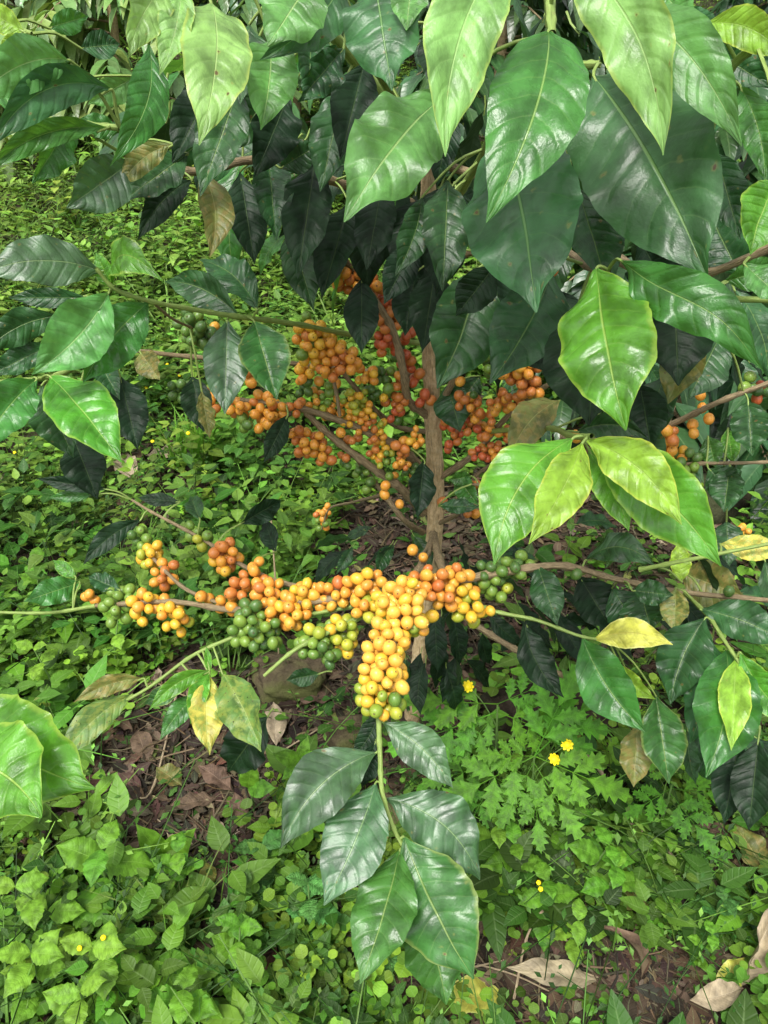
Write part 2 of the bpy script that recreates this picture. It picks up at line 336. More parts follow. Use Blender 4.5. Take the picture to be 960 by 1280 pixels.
NLEAF = 0
def leaf(owner, bx, by, bd, tx, ty, td, wpx, mat='mature', label=None, **kw):
    """a coffee leaf from its base to its tip, seen wpx wide"""
    global NLEAF; NLEAF += 1
    B, T = at(bx, by, bd), at(tx, ty, td); ax = T - B; L = ax.length; W = wpx * (bd + td) / 2 / F
    mid = (B + T) / 2; nrm = (CAM - mid); a = ax.normalized(); nrm = (nrm - a * nrm.dot(a)).normalized()
    rr = random.Random(NLEAF * 7 + 3)
    d = dict(seed=NLEAF, f=rr.uniform(.2, .6), wv=rr.uniform(.04, .11), q=.012, b=rr.uniform(.0, .06), roll=rr.uniform(-.3, .3), tw=rr.uniform(-.4, .4), droop=rr.uniform(.02, .2))
    d.update(kw)
    W /= max(.6, math.cos(d['roll'])) * math.cos(d['f']) * 1.04
    V, Q, UV = leaf_data(L, W, ax, nrm, **d)
    nb = near_branch(B, owner); mats = [LM[mat], GREENSTEM]; mi = np.zeros(len(Q), int)
    # petiole to the branch
    to = (nb[3] - B) if nb and nb[0] < .14 else (-a * .018)
    if to.length > .002:
        mp = to * .5 + Vector((0, 0, min(.01, to.length * .12))); P = cat_rom([to, mp, Vector((0, 0, 0)), a * min(.02, L * .1)], 3)
        V2, Q2, UV2 = tube_data(P, .0016, .0011, 5, 0, 0)
        n0 = len(V); V = np.vstack([V, np.array(V2)]); UV = np.vstack([UV, UV2]); Q = np.vstack([Q, np.array(Q2) + n0]); mi = np.r_[mi, np.ones(len(Q2), int)]
    par, o0 = (nb[1], nb[2]) if nb and nb[0] < .35 else (owner, owner.location)
    return link('leaf', mesh_np('leaf', V, Q, mats, mi, UV), par, B - o0, label)

# ---------------------------------------------------------------- ground
def gz(x, y):
    x = np.asarray(x, float); y = np.asarray(y, float)
    z = .025 * np.sin(x * 3.1 + 1) * np.cos(y * 2.7) + .012 * np.sin(x * 9 + y * 7)
    z = z + .16 * np.clip(y - 2.0, 0, 4) + .55 * np.clip(y - 6.0, 0, 5) + .05 * np.clip(x - .5, 0, 3) * np.clip(y - .5, 0, 2)
    return z
def hit(px, py):
    """ground point seen at a pixel"""
    d = (FW + RT * ((px - 480) / F) - UP * ((py - 640) / F)); t = .3
    for _ in range(4000):
        p = CAM + d * t
        if p.z < gz(p.x, p.y): return Vector((p.x, p.y, float(gz(p.x, p.y))))
        t += .01 + t * .002
    return CAM + d * t
xs = np.r_[-30:-6:8j, np.linspace(-5, 5, 141), 6:30:8j]; ys = np.r_[-20:-2:6j, np.linspace(-1.5, 8, 160), 8.5:30:14j]
X, Y = np.meshgrid(xs, ys, indexing='ij'); Z = gz(X, Y) + rng.normal(0, .004, X.shape)
V = np.stack([X, Y, Z], -1).reshape(-1, 3); m = len(ys); i = np.arange(len(xs) - 1)[:, None] * m; j = np.arange(m - 1)[None]; k = (i + j).ravel()
link('ground', mesh_np('ground', V, np.stack([k, k + m, k + m + 1, k + 1], 1), [SOIL]), kind='structure')

def in_view(x, y, z):
    q = np.stack([x, y - 0, z - CAM.z], -1); d = q @ np.array(FW); return 480 + q[..., 0] / d * F, 640 - (q @ np.array(UP)) / d * F, d
SPARSE = [  # ellipses on the ground where soil and litter show: centre px, radii px, keep
    (240, 985, 128, 140, .03), (450, 880, 140, 110, .12), (560, 740, 170, 130, .06), (800, 680, 240, 170, .16), (880, 1265, 150, 80, .08),
    (690, 1215, 110, 60, .2), (600, 1235, 120, 80, .15), (640, 900, 60, 40, .3), (900, 1090, 80, 50, .35), (200, 610, 60, 60, .4), (470, 1000, 60, 60, .3), (560, 1180, 60, 50, .2)]
ELL = []
for cx, cy, rx, ry, kp in SPARSE:
    ELL.append((cx, cy, rx, ry, kp))
def keep(x, y):
    z = gz(x, y); px, py, d = in_view(x, y, z); k = np.ones_like(px)
    for cx, cy, rx, ry, kp in ELL:
        e = ((px - cx) / rx) ** 2 + ((py - cy) / ry) ** 2; k = np.minimum(k, np.where(d > 0, np.clip(kp + (e - .85) * 1.8, kp, 1), 1))
    return k
def spots_on_ground(n, x0, x1, y0, y1, usekeep=True, inv=False):
    y = rng.uniform(y0, y1, n * 4); hw = 1.0; x = rng.uniform(-1, 1, n * 4) * (x1 + .62 * np.clip(y, 0, 99)) + x0
    k = keep(x, y); k = (1 - k) * .9 + .1 if inv else k
    ok = rng.uniform(0, 1, n * 4) < (k if usekeep else 1); x, y = x[ok][:n], y[ok][:n]
    return x, y, gz(x, y)

class Acc:
    def __init__(s): s.V, s.Q, s.UV, s.T, s.n = [], [], [], [], 0
    def add(s, V, Q, UV, tint): s.V.append(V); s.Q.append(Q + s.n); s.UV.append(UV); s.T.append(np.broadcast_to(tint, (len(V), 3))); s.n += len(V)
    def many(s, tpl, pos, yaw, scl, tint, tilt=.12):
        V, Q, UV = tpl[:3]; k = len(pos)
        if k == 0: return
        c, sn = np.cos(yaw), np.sin(yaw); M = np.zeros((k, 3, 3)); M[:, 0, 0] = c; M[:, 0, 1] = -sn; M[:, 1, 0] = sn; M[:, 1, 1] = c; M[:, 2, 2] = 1
        M[:, 0, 2] = rng.normal(0, tilt, k); M[:, 1, 2] = rng.normal(0, tilt, k)
        W = np.einsum('kij,vj->kvi', M, V) * scl[:, None, None] + pos[:, None]
        s.V.append(W.reshape(-1, 3)); s.Q.append((Q[None] + (np.arange(k) * len(V))[:, None, None] + s.n).reshape(-1, 4)); s.UV.append(np.tile(UV, (k, 1)))
        tt = tint[:, None] * (tpl[3][None, :, None] if len(tpl) > 3 else 1); s.T.append(np.broadcast_to(tt, (k, len(V), 3)).reshape(-1, 3)); s.n += k * len(V)
    def build(s, name, mat, **kw):
        return link(name, mesh_np(name, np.vstack(s.V), np.vstack(s.Q), [mat], uv=np.vstack(s.UV), tint=np.vstack(s.T)), **kw)

def small_leaf(L, W, seg=3, shape='ovate', fold=.35, bend=-.25):
    T = np.linspace(0, 1, seg + 1)
    P = {'ovate': lambda t: np.sin(math.pi * t ** .68) ** 1.05, 'round': lambda t: np.sqrt(np.clip(1 - (2 * t - 1) ** 2, 0, 1)), 'blade': lambda t: (1 - t) ** .6 * np.clip(t * 8 + .4, 0, 1)}[shape](T) + .03
    V = []; UV = []
    for t, p in zip(T, P):
        z = bend * t * t * L
        for s_ in (-1, 0, 1): V.append((s_ * p * W / 2, t * L, z + (abs(s_) * p * W / 2 * fold))); UV.append(((s_ + 1) / 2, t))
    Q = [(i * 3 + j, i * 3 + j + 1, i * 3 + j + 4, i * 3 + j + 3) for i in range(seg) for j in range(2)]
    return np.array(V), np.array(Q), np.array(UV)
def tf(V, yaw=0, pitch=0, loc=(0, 0, 0)):
    M = np.array(Matrix.Rotation(yaw, 3, 'Z') @ Matrix.Rotation(pitch, 3, 'X')); return V @ M.T + np.array(loc)
def thin(p, q, r=.0012):
    V, Q, UV = tube_data([Vector(p), (Vector(p) + Vector(q)) / 2, Vector(q)], r, r * .7, 3); return np.array(V), np.array(Q), np.array(UV)
def sprig(pairs=4, h=.10, L=.022, W=.022, shape='round', seg=3, seed=0, stem=True, spread=.03):
    rr = random.Random(seed); A = []; p = Vector((0, 0, -.01)); lean = Vector((rr.uniform(-1, 1), rr.uniform(-1, 1), 0)) * spread
    for k in range(pairs):
        q = p + Vector((0, 0, h / pairs)) + lean * (k + 1) / pairs
        if stem: A.append(thin(p, q, .0011) + (.8,))
        yaw = k * 1.57 + rr.uniform(-.4, .4); g = .75 + .35 * math.sin(math.pi * (k + .8) / pairs)
        for e in (0, math.pi):
            a = small_leaf(L * g * rr.uniform(.8, 1.15), W * g * rr.uniform(.8, 1.15), seg, shape, rr.uniform(.0, .35), rr.uniform(-.4, .1))
            A.append((tf(a[0] + np.array((0, L * .3, 0)), yaw + e + rr.uniform(-.25, .25), rr.uniform(-.1, .6), q), a[1], a[2], rr.uniform(.75, 1.2)))
        p = q
    V, Q, UV, C, n = [], [], [], [], 0
    for v, qd, u, g in A: V.append(v); Q.append(qd + n); UV.append(u); C.append(np.full(len(v), g)); n += len(v)
    return np.vstack(V), np.vstack(Q), np.vstack(UV), np.concatenate(C)
def tuft(n=14, h=.16, seed=0):
    rr = random.Random(seed); V, Q, UV, C, m = [], [], [], [], 0
    for _ in range(n):
        a = small_leaf(h * rr.uniform(.5, 1.1), .006, 4, 'blade', .4, rr.uniform(-.5, -.05)); v = tf(a[0], rr.uniform(0, 6.28), rr.uniform(.7, 1.35), (rr.uniform(-.02, .02), rr.uniform(-.02, .02), 0))
        V.append(v); Q.append(a[1] + m); UV.append(a[2]); C.append(np.full(len(v), rr.uniform(.8, 1.2))); m += len(v)
    return np.vstack(V), np.vstack(Q), np.vstack(UV), np.concatenate(C)

def tints(n, base, var=.25):
    b = np.array(base)[None] * (1 + rng.normal(0, var, (n, 1))).clip(.45, 1.7); b = b * (1 + rng.normal(0, .09, (n, 3))); return b.clip(.004, .9)
# near ground cover
near = Acc(); G1, G2, G3 = (.095, .21, .018), (.175, .32, .028), (.04, .115, .012)
T_round = [sprig(p, h, .019, .020, 'round', 5, s) for s, (p, h) in enumerate(((3, .05), (4, .08), (3, .06), (5, .11), (2, .03), (4, .06)))]
T_ov = [sprig(p, h, L, L * .62, 'ovate', 5, 20 + s) for s, (p, h, L) in enumerate(((3, .08, .034), (4, .13, .04), (3, .10, .05), (4, .09, .028), (2, .05, .045)))]
T_fine = [sprig(6, .14, .015, .009, 'ovate', 2, 40 + s, spread=.07) for s in range(4)]
T_grass = [tuft(14, .15, 60), tuft(18, .22, 61), tuft(10, .1, 62)]
NS = [0]
def patchy(x, y, s):
    v = np.sin(x * 6.1 + s * 1.7 + 2 * np.sin(y * 4.3 + s)) + np.sin(y * 7.3 - s * 2.3 + 1.7 * np.sin(x * 5.2 + s * .6)) + .6 * np.sin(x * 15 + y * 11 + s * 4)
    return v
def strew(acc, tpls, n, y0, y1, scl, base, x0=0, hw=.45, var=.25, usekeep=True, inv=False, dz=0, tilt=.15, patch=None):
    NS[0] += 1
    for tp in tpls:
        x, y, z = spots_on_ground(n // len(tpls), x0, hw, y0, y1, usekeep, inv)
        if patch is not None:
            ok = patchy(x, y, NS[0]) + rng.normal(0, .35, len(x)) > patch; x, y, z = x[ok], y[ok], z[ok]
        k = len(x)
        acc.many(tp, np.stack([x, y, z + dz], 1), rng.uniform(0, 6.28, k), rng.uniform(scl[0], scl[1], k), tints(k, base, var), tilt)
T_tall = [sprig(6, .24, L, L * .6, 'ovate', 4, 80 + s_, spread=.06) for s_, L in enumerate((.035, .045, .03, .04))]
T_big = [sprig(3, .12, .075, .042, 'ovate', 6, 90 + s_, spread=.04) for s_ in range(4)]
strew(near, T_round, 4200, -.1, 2.6, (.5, 1.2), G1, patch=-.3)
strew(near, T_round, 2600, -.1, 2.2, (.4, 1.3), G2, patch=.4)
strew(near, T_ov, 1900, -.1, 3.0, (.5, 1.2), G1, patch=.1)
strew(near, T_ov, 1500, -.1, 3.0, (.5, 1.1), G3, patch=.3)
strew(near, T_big, 300, -.1, 2.0, (.5, 1.1), (.11, .245, .025), patch=.2)
strew(near, T_big, 200, -.1, 2.0, (.5, 1.1), G3, patch=.3)
strew(near, T_fine, 3200, -.1, 3.4, (.5, 1.3), G3, patch=.2)
strew(near, T_fine, 2200, -.1, 3.4, (.5, 1.3), (.16, .33, .05), patch=.5)
strew(near, T_tall, 1300, 1.25, 3.4, (.6, 1.3), (.13, .26, .03), patch=-.3)
strew(near, T_tall, 500, 1.25, 3.4, (.6, 1.25), G3, patch=.0)
strew(near, T_grass, 420, .1, 3.2, (.35, 1.0), (.15, .31, .05), patch=.5)
near.build('weeds', MASS, label='low green weeds and round leaved creepers covering the ground', cat='weeds', kind='stuff')
far = Acc()
strew(far, T_ov, 5200, 2.5, 7.5, (.7, 1.25), (.18, .32, .045), hw=.8, usekeep=False)
strew(far, T_fine, 4000, 2.5, 7.5, (1.0, 1.8), (.14, .27, .04), hw=.8, usekeep=False)
strew(far, T_round, 2800, 2.5, 6, (1.0, 1.7), (.18, .32, .045), hw=.8, usekeep=False)
strew(far, T_tall, 2600, 2.4, 6.5, (.8, 1.5), (.19, .33, .05), hw=.8, usekeep=False, patch=0)
strew(far, T_grass, 400, 2.5, 7.5, (.7, 1.6), (.2, .34, .07), hw=.8, usekeep=False)
far.build('distant_weeds', MASS, label='bright green weeds covering the slope behind the coffee bush', cat='weeds', kind='stuff')

# leaf litter
def litter_leaf(L, seed):
    V, Q, UV = leaf_data(L, L * .42, Vector((0, 1, 0)), Vector((0, 0, 1)), c=random.Random(seed).uniform(-.1, .1), b=random.Random(seed + 1).uniform(-.05, .16), f=random.Random(seed + 2).uniform(-.2, .7), wv=.12, q=.02, tw=random.Random(seed + 3).uniform(-1, 1), rows=8, cols=2, seed=seed)
    return V - V.mean(0), Q, UV
lit = Acc(); LT = [litter_leaf(.085, s) for s in range(8)]
for base, n in (((.085, .056, .036), 3400), ((.04, .028, .02), 4200), ((.15, .11, .07), 900), ((.3, .24, .16), 160), ((.17, .17, .05), 160), ((.05, .12, .02), 500)):
    for tp in LT:
        x, y, z = spots_on_ground(n // 8, 0, .5, 0, 3.0, True, True); k = len(x)
        lit.many(tp, np.stack([x, y, z + rng.uniform(.003, .02, k)], 1), rng.uniform(0, 6.28, k), rng.uniform(.15, .75, k), tints(k, base, .3), .4)
T_tw = []
for s in range(5):
    rr = random.Random(s); P = [Vector((rr.uniform(-.01, .01), q * .04, rr.uniform(0, .012))) for q in range(-2, 3)]
    v, q_, u = tube_data(P, .0018, .001, 4); T_tw.append((np.array(v), np.array(q_), np.array(u)))
for tp in T_tw:
    x, y, z = spots_on_ground(420, 0, .5, 0, 2.8, True, True); k = len(x)
    lit.many(tp, np.stack([x, y, z + .008], 1), rng.uniform(0, 6.28, k), rng.uniform(.3, 1.3, k), tints(k, (.11, .08, .05), .5), .3)
LS = [small_leaf(.03, .018, 2, 'ovate', f_, b_) for f_, b_ in ((.6, .4), (-.3, -.6), (.1, .2), (.9, -.2))]
for tp in LS:
    x, y, z = spots_on_ground(2600, 0, .5, 0, 3.0, True, True); k = len(x)
    lit.many(tp, np.stack([x, y, z + .006], 1), rng.uniform(0, 6.28, k), rng.uniform(.2, 1.0, k), tints(k, (.075, .055, .038), .6), .5)
lit.build('leaf_litter', MASSDRY, label='brown fallen leaves and twigs rotting on the dark soil', cat='leaf litter', kind='stuff')

# ---------------------------------------------------------------- stones, mounds
def stone(px, py, wpx, hgt, dep, label, seed, name='stone', mat=STONE, dz=0, cat='stone'):
    p = hit(px, py); d = (p - CAM).dot(FW); wd = wpx * d / F; rr = random.Random(seed)
    U, N = 40, 26; V = []; Q = []; off = [rr.uniform(0, 9) for _ in range(6)]
    for i in range(N + 1):
        for j in range(U):
            a, e = 2 * math.pi * j / U, math.pi * i / N - math.pi / 2
            v = Vector((math.cos(a) * math.cos(e), math.sin(a) * math.cos(e), math.sin(e)))
            k = 1 + .05 * math.sin(13 * v.x + off[3]) * math.sin(11 * v.y + off[4]) * math.sin(12 * v.z + off[5]) + .13 * math.sin(3 * v.x + off[0]) * math.cos(4 * v.y + off[1]) + .08 * math.sin(8 * v.z + off[2] + 5 * v.x) + rr.uniform(-.035, .035)
            v = Vector([math.copysign(abs(c_) ** .72, c_) for c_ in v]) * k
            V.append((v.x * wd / 2, v.y * dep / 2, v.z * hgt / 2))
    for i in range(N):
        for j in range(U): Q.append((i * U + j, i * U + (j + 1) % U, (i + 1) * U + (j + 1) % U, (i + 1) * U + j))
    o = link(name, mesh_np(name, V, Q, [mat], uv=np.zeros((len(V), 2))), None, p + Vector((0, 0, hgt * .22 + dz)), label, cat)
    o.rotation_euler = (0, 0, rr.uniform(-.3, .3)); return o
stone(365, 858, 88, .09, .13, 'mossy brown stone below the hanging green cherries left of the front branch', 1)
stone(440, 925, 60, .06, .08, 'small mossy stone behind the stem of the front coffee leaves', 2)
stone(478, 1035, 75, .08, .09, 'dark brown stone under the pair of lowest hanging coffee leaves', 3)
stone(700, 905, 190, .10, .14, 'low bank of bare brown earth behind the yellow flowers', 4, 'earth_mound', SOIL, cat='earth bank')
stone(875, 640, 130, .12, .16, 'brown rotting earth hump in shade under the right hand branches', 5, 'earth_mound', SOIL, cat='earth bank')

# ---------------------------------------------------------------- the coffee bush
base = hit(515, 905)
bush = link('coffee_bush', None, None, base, 'large fruiting coffee bush with orange and yellow cherries in the middle of the photo', 'coffee bush')
D0 = (base - CAM).dot(FW)
def trunk_pt(px, py):   # the trunk stands upright at the bush's distance
    d = (FW + RT * ((px - 480) / F) - UP * ((py - 640) / F)); k = (base.y) / d.y
    return (CAM + d * k,)
TP = [trunk_pt(513, 915), trunk_pt(520, 860), trunk_pt(532, 760), trunk_pt(541, 690), trunk_pt(545, 620), trunk_pt(542, 540), trunk_pt(539, 470), trunk_pt(536, 380), trunk_pt(534, 280), trunk_pt(538, 170)]
P = cat_rom([p[0] for p in TP], 12); o0 = P[0]
V, Q, UV = tube_data([p - o0 for p in P], .0165, .010, 22, 9, .10, 5)
tr = link('trunk', mesh_np('trunk', V, Q, [BARK], uv=UV), bush, o0 - base); BR.append((tr, o0, np.array(P), bush))
def tr_d(py): return (trunk_pt(540, py)[0] - CAM).dot(FW)
# lateral branches: (px, py, depth)
b_front = branch(bush, [(541, 672, 1.33), (528, 705, 1.12), (508, 740, .98), (496, 790, .91), (478, 850, .88), (473, 890, .87)], .0058, .0035, sides=8)
branch(bush, [(473, 888, .87), (475, 940, .865), (478, 990, .855), (492, 1035, .85), (505, 1060, .85)], .0032, .0022, GREENSTEM, knots=6)
branch(bush, [(540, 680, 1.34), (505, 735, 1.05), (430, 747, 1.02), (350, 755, 1.04), (290, 762, 1.06), (215, 752, 1.09), (120, 757, 1.12)], .006, .003)
branch(bush, [(120, 757, 1.12), (60, 766, 1.14), (-20, 765, 1.15)], .003, .002, GREENSTEM)
branch(bush, [(500, 742, 1.06), (400, 735, 1.07), (350, 728, 1.08), (300, 705, 1.10), (255, 675, 1.14), (190, 640, 1.2), (165, 625, 1.24)], .0045, .0018)
branch(bush, [(285, 758, 1.07), (235, 738, 1.1), (205, 712, 1.13), (185, 690, 1.16)], .003, .002)
branch(bush, [(500, 745, 1.05), (455, 770, 1.0), (400, 795, .98), (365, 815, .97), (330, 845, .97)], .004, .002, GREENSTEM)
branch(bush, [(440, 758, 1.02), (330, 780, 1.04), (290, 797, 1.03), (240, 820, 1.02), (185, 860, 1.01), (130, 890, 1.0)], .003, .0018, GREENSTEM)
branch(bush, [(541, 668, 1.34), (560, 720, 1.06), (620, 716, 1.03), (700, 707, 1.05), (770, 724, 1.08), (850, 740, 1.08), (980, 752, 1.1)], .0062, .0035)
branch(bush, [(855, 740, 1.08), (885, 770, 1.0), (905, 800, .95), (925, 830, .92)], .003, .002, GREENSTEM)
branch(bush, [(560, 735, 1.08), (612, 762, 1.03), (670, 775, 1.02), (725, 795, 1.0), (760, 800, 1.0)], .003, .0018, GREENSTEM)
branch(bush, [(540, 740, 1.38), (600, 785, 1.33), (650, 815, 1.3), (715, 850, 1.28), (800, 885, 1.26)], .006, .004)
branch(bush, [trunk_pt(532, 590), (500, 560, 1.24), (460, 540, 1.2), (415, 522, 1.17), (365, 508, 1.14), (300, 500, 1.13)], .0075, .0035)
branch(bush, [trunk_pt(528, 640), (500, 610, 1.27), (470, 588, 1.24), (430, 558, 1.2), (395, 528, 1.18), (370, 500, 1.17)], .0078, .004)
branch(bush, [trunk_pt(528, 665), (505, 650, 1.3), (480, 618, 1.28), (455, 585, 1.25), (425, 545, 1.22)], .005, .003)
branch(bush, [trunk_pt(535, 520), (510, 500, 1.2), (505, 470, 1.15), (490, 410, 1.1), (450, 350, 1.05), (395, 285, 1.0)], .007, .004)
branch(bush, [trunk_pt(535, 540), (490, 530, 1.25), (440, 480, 1.17), (410, 440, 1.12), (380, 415, 1.1)], .004, .0028)
branch(bush, [(405, 440, 1.12), (418, 480, 1.13), (425, 520, 1.16)], .0028, .0024)
branch(bush, [trunk_pt(545, 600), (590, 570, 1.26), (625, 530, 1.2), (655, 500, 1.15), (690, 478, 1.1)], .006, .003)
branch(bush, [trunk_pt(543, 520), (562, 485, 1.18), (580, 455, 1.1), (610, 430, 1.0)], .006, .0035)
branch(bush, [trunk_pt(548, 640), (580, 615, 1.3), (600, 590, 1.27), (650, 560, 1.2)], .004, .0025)
branch(bush, [trunk_pt(547, 655), (575, 640, 1.27), (600, 610, 1.2), (590, 605, 1.18)], .004, .002)
branch(bush, [(700, 545, 1.15), (790, 550, 1.12), (840, 530, 1.08), (900, 502, 1.02), (985, 470, .98)], .0055, .003)
branch(bush, [(790, 585, 1.15), (860, 580, 1.1), (920, 579, 1.07), (985, 577, 1.05)], .003, .002)
branch(bush, [(480, 618, 1.28), (440, 628, 1.45), (412, 636, 1.68), (402, 662, 1.75)], .003, .0015)
branch(bush, [trunk_pt(541, 672), (530, 690, 1.15), (514, 694, 1.1)], .0025, .0012)
branch(bush, [(800, 712, 1.0), (860, 700, .95), (985, 675, .9)], .003, .002, GREENSTEM)
b_left = branch(bush, [trunk_pt(536, 430), (450, 420, 1.15), (370, 405, 1.0), (300, 396, .9), (250, 388, .85), (190, 377, .8), (145, 362, .77), (120, 335, .75)], .0038, .0018, GREENSTEM)
branch(bush, [trunk_pt(537, 470), (440, 462, 1.25), (340, 452, 1.2), (250, 447, 1.15), (165, 438, 1.1)], .0045, .003)
branch(bush, [(190, 377, .8), (215, 398, .88), (240, 410, 1.0)], .0015, .0015, TWIG)
branch(bush, [(165, 438, 1.1), (110, 450, .9), (70, 470, .82), (-15, 478, .78)], .0028, .002, GREENSTEM)
# shoots above, arching from the top of the trunk towards the lens
top = (trunk_pt(538, 200)[0],)
branch(bush, [top, (600, 20, .85), (665, -70, .62), (684, -20, .55), (690, 42, .53)], .009, .003, GREENSTEM)
branch(bush, [(620, -20, .75), (760, -60, .62), (800, 20, .56), (790, 40, .56)], .004, .003, GREENSTEM)
branch(bush, [top, (680, 250, .9), (790, 335, .75), (870, 345, .68), (985, 300, .62)], .0055, .003, TWIG)
branch(bush, [(870, 380, .75), (900, 374, .7), (985, 376, .66)], .003, .0026, GREENSTEM)
branch(bush, [trunk_pt(540, 330), (660, 300, .85), (740, 335, .7), (760, 338, .63)], .005, .0025, TWIG)
branch(bush, [top, (430, 60, .8), (330, -40, .62), (265, -30, .55), (200, -40, .53)], .007, .003, GREENSTEM)
branch(bush, [top, (480, 100, .8), (420, -10, .65), (370, -50, .58), (480, -60, .6)], .006, .003, GREENSTEM)
branch(bush, [trunk_pt(536, 260), (430, 230, .95), (330, 200, .85), (240, 215, .8), (175, 200, .75), (150, 190, .72)], .006, .003)
branch(bush, [trunk_pt(536, 300), (600, 200, .85), (620, 160, .7), (700, 90, .66), (750, 80, .64)], .005, .003, GREENSTEM)
branch(bush, [(880, 190, .62), (905, 100, .58), (940, 60, .55), (985, 20, .53)], .0035, .003, GREENSTEM)
branch(bush, [(600, 540, 1.25), (680, 535, 1.0), (715, 545, .7), (740, 545, .62)], .004, .0022, GREENSTEM)

# leaves seen one by one: base px,py,depth, tip px,py,depth, width px, material
Lf = lambda *a, **k: leaf(bush, *a, **k)
# top centre and right
Lf(648, -75, .50, 556, 196, .49, 96, 'ypale', c=.10, b=.06, roll=.15, wv=.05, f=.3)
Lf(686, 38, .53, 608, 278, .50, 122, 'mid', kind=1, c=-.05, b=.10, f=.22, wv=.04, roll=-.1, q=.025)
Lf(700, -62, .50, 829, 194, .49, 90, 'ypale', c=-.11, b=.05, f=.3, roll=-.2)
Lf(772, 5, .55, 927, 183, .52, 76, 'pale', c=-.08, b=.08, f=.25)
Lf(628, 160, .62, 670, 390, .58, 152, 'soft', c=-.02, b=.05, f=.12)
Lf(742, 95, .62, 886, 352, .57, 172, 'soft', kind=1, c=-.03, b=.05, f=.2, q=.012)
Lf(722, 235, .68, 763, 368, .66, 62, 'mature', f=.4, roll=.4)
Lf(746, 335, .62, 782, 538, .58, 122, 'bright', c=.02, b=.09, f=.15, q=.035, wv=.09)
Lf(775, 325, .60, 950, 462, .55, 74, 'mid', c=-.05, sc=.06, b=.12, f=.2, wv=.16, tw=.9, q=.03, curl=.6)
Lf(925, 345, .72, 876, 245, .74, 84, 'mature', b=.06)
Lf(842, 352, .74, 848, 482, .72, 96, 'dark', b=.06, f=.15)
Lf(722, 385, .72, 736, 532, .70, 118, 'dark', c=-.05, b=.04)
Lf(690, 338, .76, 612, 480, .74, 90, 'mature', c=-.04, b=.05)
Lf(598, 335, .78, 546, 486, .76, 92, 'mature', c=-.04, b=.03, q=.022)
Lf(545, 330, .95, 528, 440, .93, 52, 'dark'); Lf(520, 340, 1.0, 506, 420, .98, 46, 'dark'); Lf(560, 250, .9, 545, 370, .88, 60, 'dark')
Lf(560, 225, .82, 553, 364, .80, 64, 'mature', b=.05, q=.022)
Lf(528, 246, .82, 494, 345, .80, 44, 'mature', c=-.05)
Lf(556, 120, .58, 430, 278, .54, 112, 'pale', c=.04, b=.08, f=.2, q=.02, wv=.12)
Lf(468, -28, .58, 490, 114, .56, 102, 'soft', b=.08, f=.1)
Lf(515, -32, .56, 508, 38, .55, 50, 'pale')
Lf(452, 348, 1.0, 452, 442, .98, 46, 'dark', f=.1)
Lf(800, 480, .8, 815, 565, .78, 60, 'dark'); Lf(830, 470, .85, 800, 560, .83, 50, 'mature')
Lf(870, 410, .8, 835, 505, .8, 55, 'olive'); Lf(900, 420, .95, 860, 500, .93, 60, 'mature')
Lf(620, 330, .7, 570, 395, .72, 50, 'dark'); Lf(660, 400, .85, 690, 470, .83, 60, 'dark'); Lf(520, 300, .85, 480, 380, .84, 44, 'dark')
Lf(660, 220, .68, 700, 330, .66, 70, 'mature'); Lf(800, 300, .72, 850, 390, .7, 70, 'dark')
# top left
Lf(264, 4, .54, 249, 181, .50, 90, 'ypale', c=-.05, b=.10, f=.18, wv=.08, roll=.1, kind=1)
Lf(228, -35, .52, 160, 74, .50, 52, 'ypale', c=.08, f=.35, roll=.25); Lf(226, -25, .52, 199, 94, .51, 44, 'ypale', c=-.05, f=.4, roll=-.3)
Lf(392, -30, .56, 334, 58, .54, 84, 'pale', f=.12, b=.06); Lf(430, -35, .6, 325, 75, .57, 66, 'soft', c=-.08, b=.1)
Lf(338, 48, .60, 326, 162, .58, 72, 'pale', c=-.03, f=.4, b=.06)
Lf(186, 55, .60, 140, 200, .57, 54, 'mid', c=-.1, f=.2, tw=.6, curl=.3)
Lf(390, 25, .7, 385, 125, .68, 50, 'mature', roll=.5); Lf(300, 105, .72, 250, 246, .70, 62, 'mature', b=.06)
Lf(272, 95, .75, 215, 205, .73, 56, 'dark', b=.06); Lf(20, 150, .62, -20, 60, .62, 40, 'pale', roll=-.5); Lf(240, 225, .78, 172, 300, .76, 38, 'dark', c=.08, b=.1)
Lf(250, 210, .80, 262, 322, .78, 44, 'olive', c=-.1, roll=.4); Lf(165, 202, .70, 83, 260, .68, 66, 'sheen', b=.04, q=.03)
Lf(235, 192, .74, 152, 252, .72, 50, 'mature', b=.1, roll=-.4); Lf(215, 180, .7, 150, 235, .7, 34, 'olive', c=.1)
Lf(395, 195, .86, 372, 348, .84, 62, 'dark', b=.05, q=.022); Lf(362, 285, .95, 392, 388, .93, 48, 'mature'); Lf(436, 255, .92, 402, 374, .9, 52, 'dark')
Lf(478, 230, .9, 458, 338, .88, 52, 'dark'); Lf(430, 110, .82, 400, 240, .8, 60, 'mature', b=.08); Lf(360, 120, .8, 318, 222, .78, 62, 'dark', b=.08)
Lf(335, 190, .86, 345, 300, .84, 50, 'mature'); Lf(300, 215, .9, 318, 330, .88, 52, 'dark'); Lf(455, 80, .78, 425, 200, .76, 60, 'dark')
Lf(430, 60, .68, 372, 128, .66, 46, 'mature', wv=.15, q=.035); Lf(350, 210, .82, 400, 180, .8, 40, 'mature', q=.028); Lf(350, 90, .8, 290, 190, .78, 56, 'mature')
Lf(312, 30, .7, 300, 130, .68, 60, 'mature'); Lf(500, 130, .8, 520, 240, .78, 60, 'mature'); Lf(545, 30, .72, 560, 130, .7, 60, 'dark')
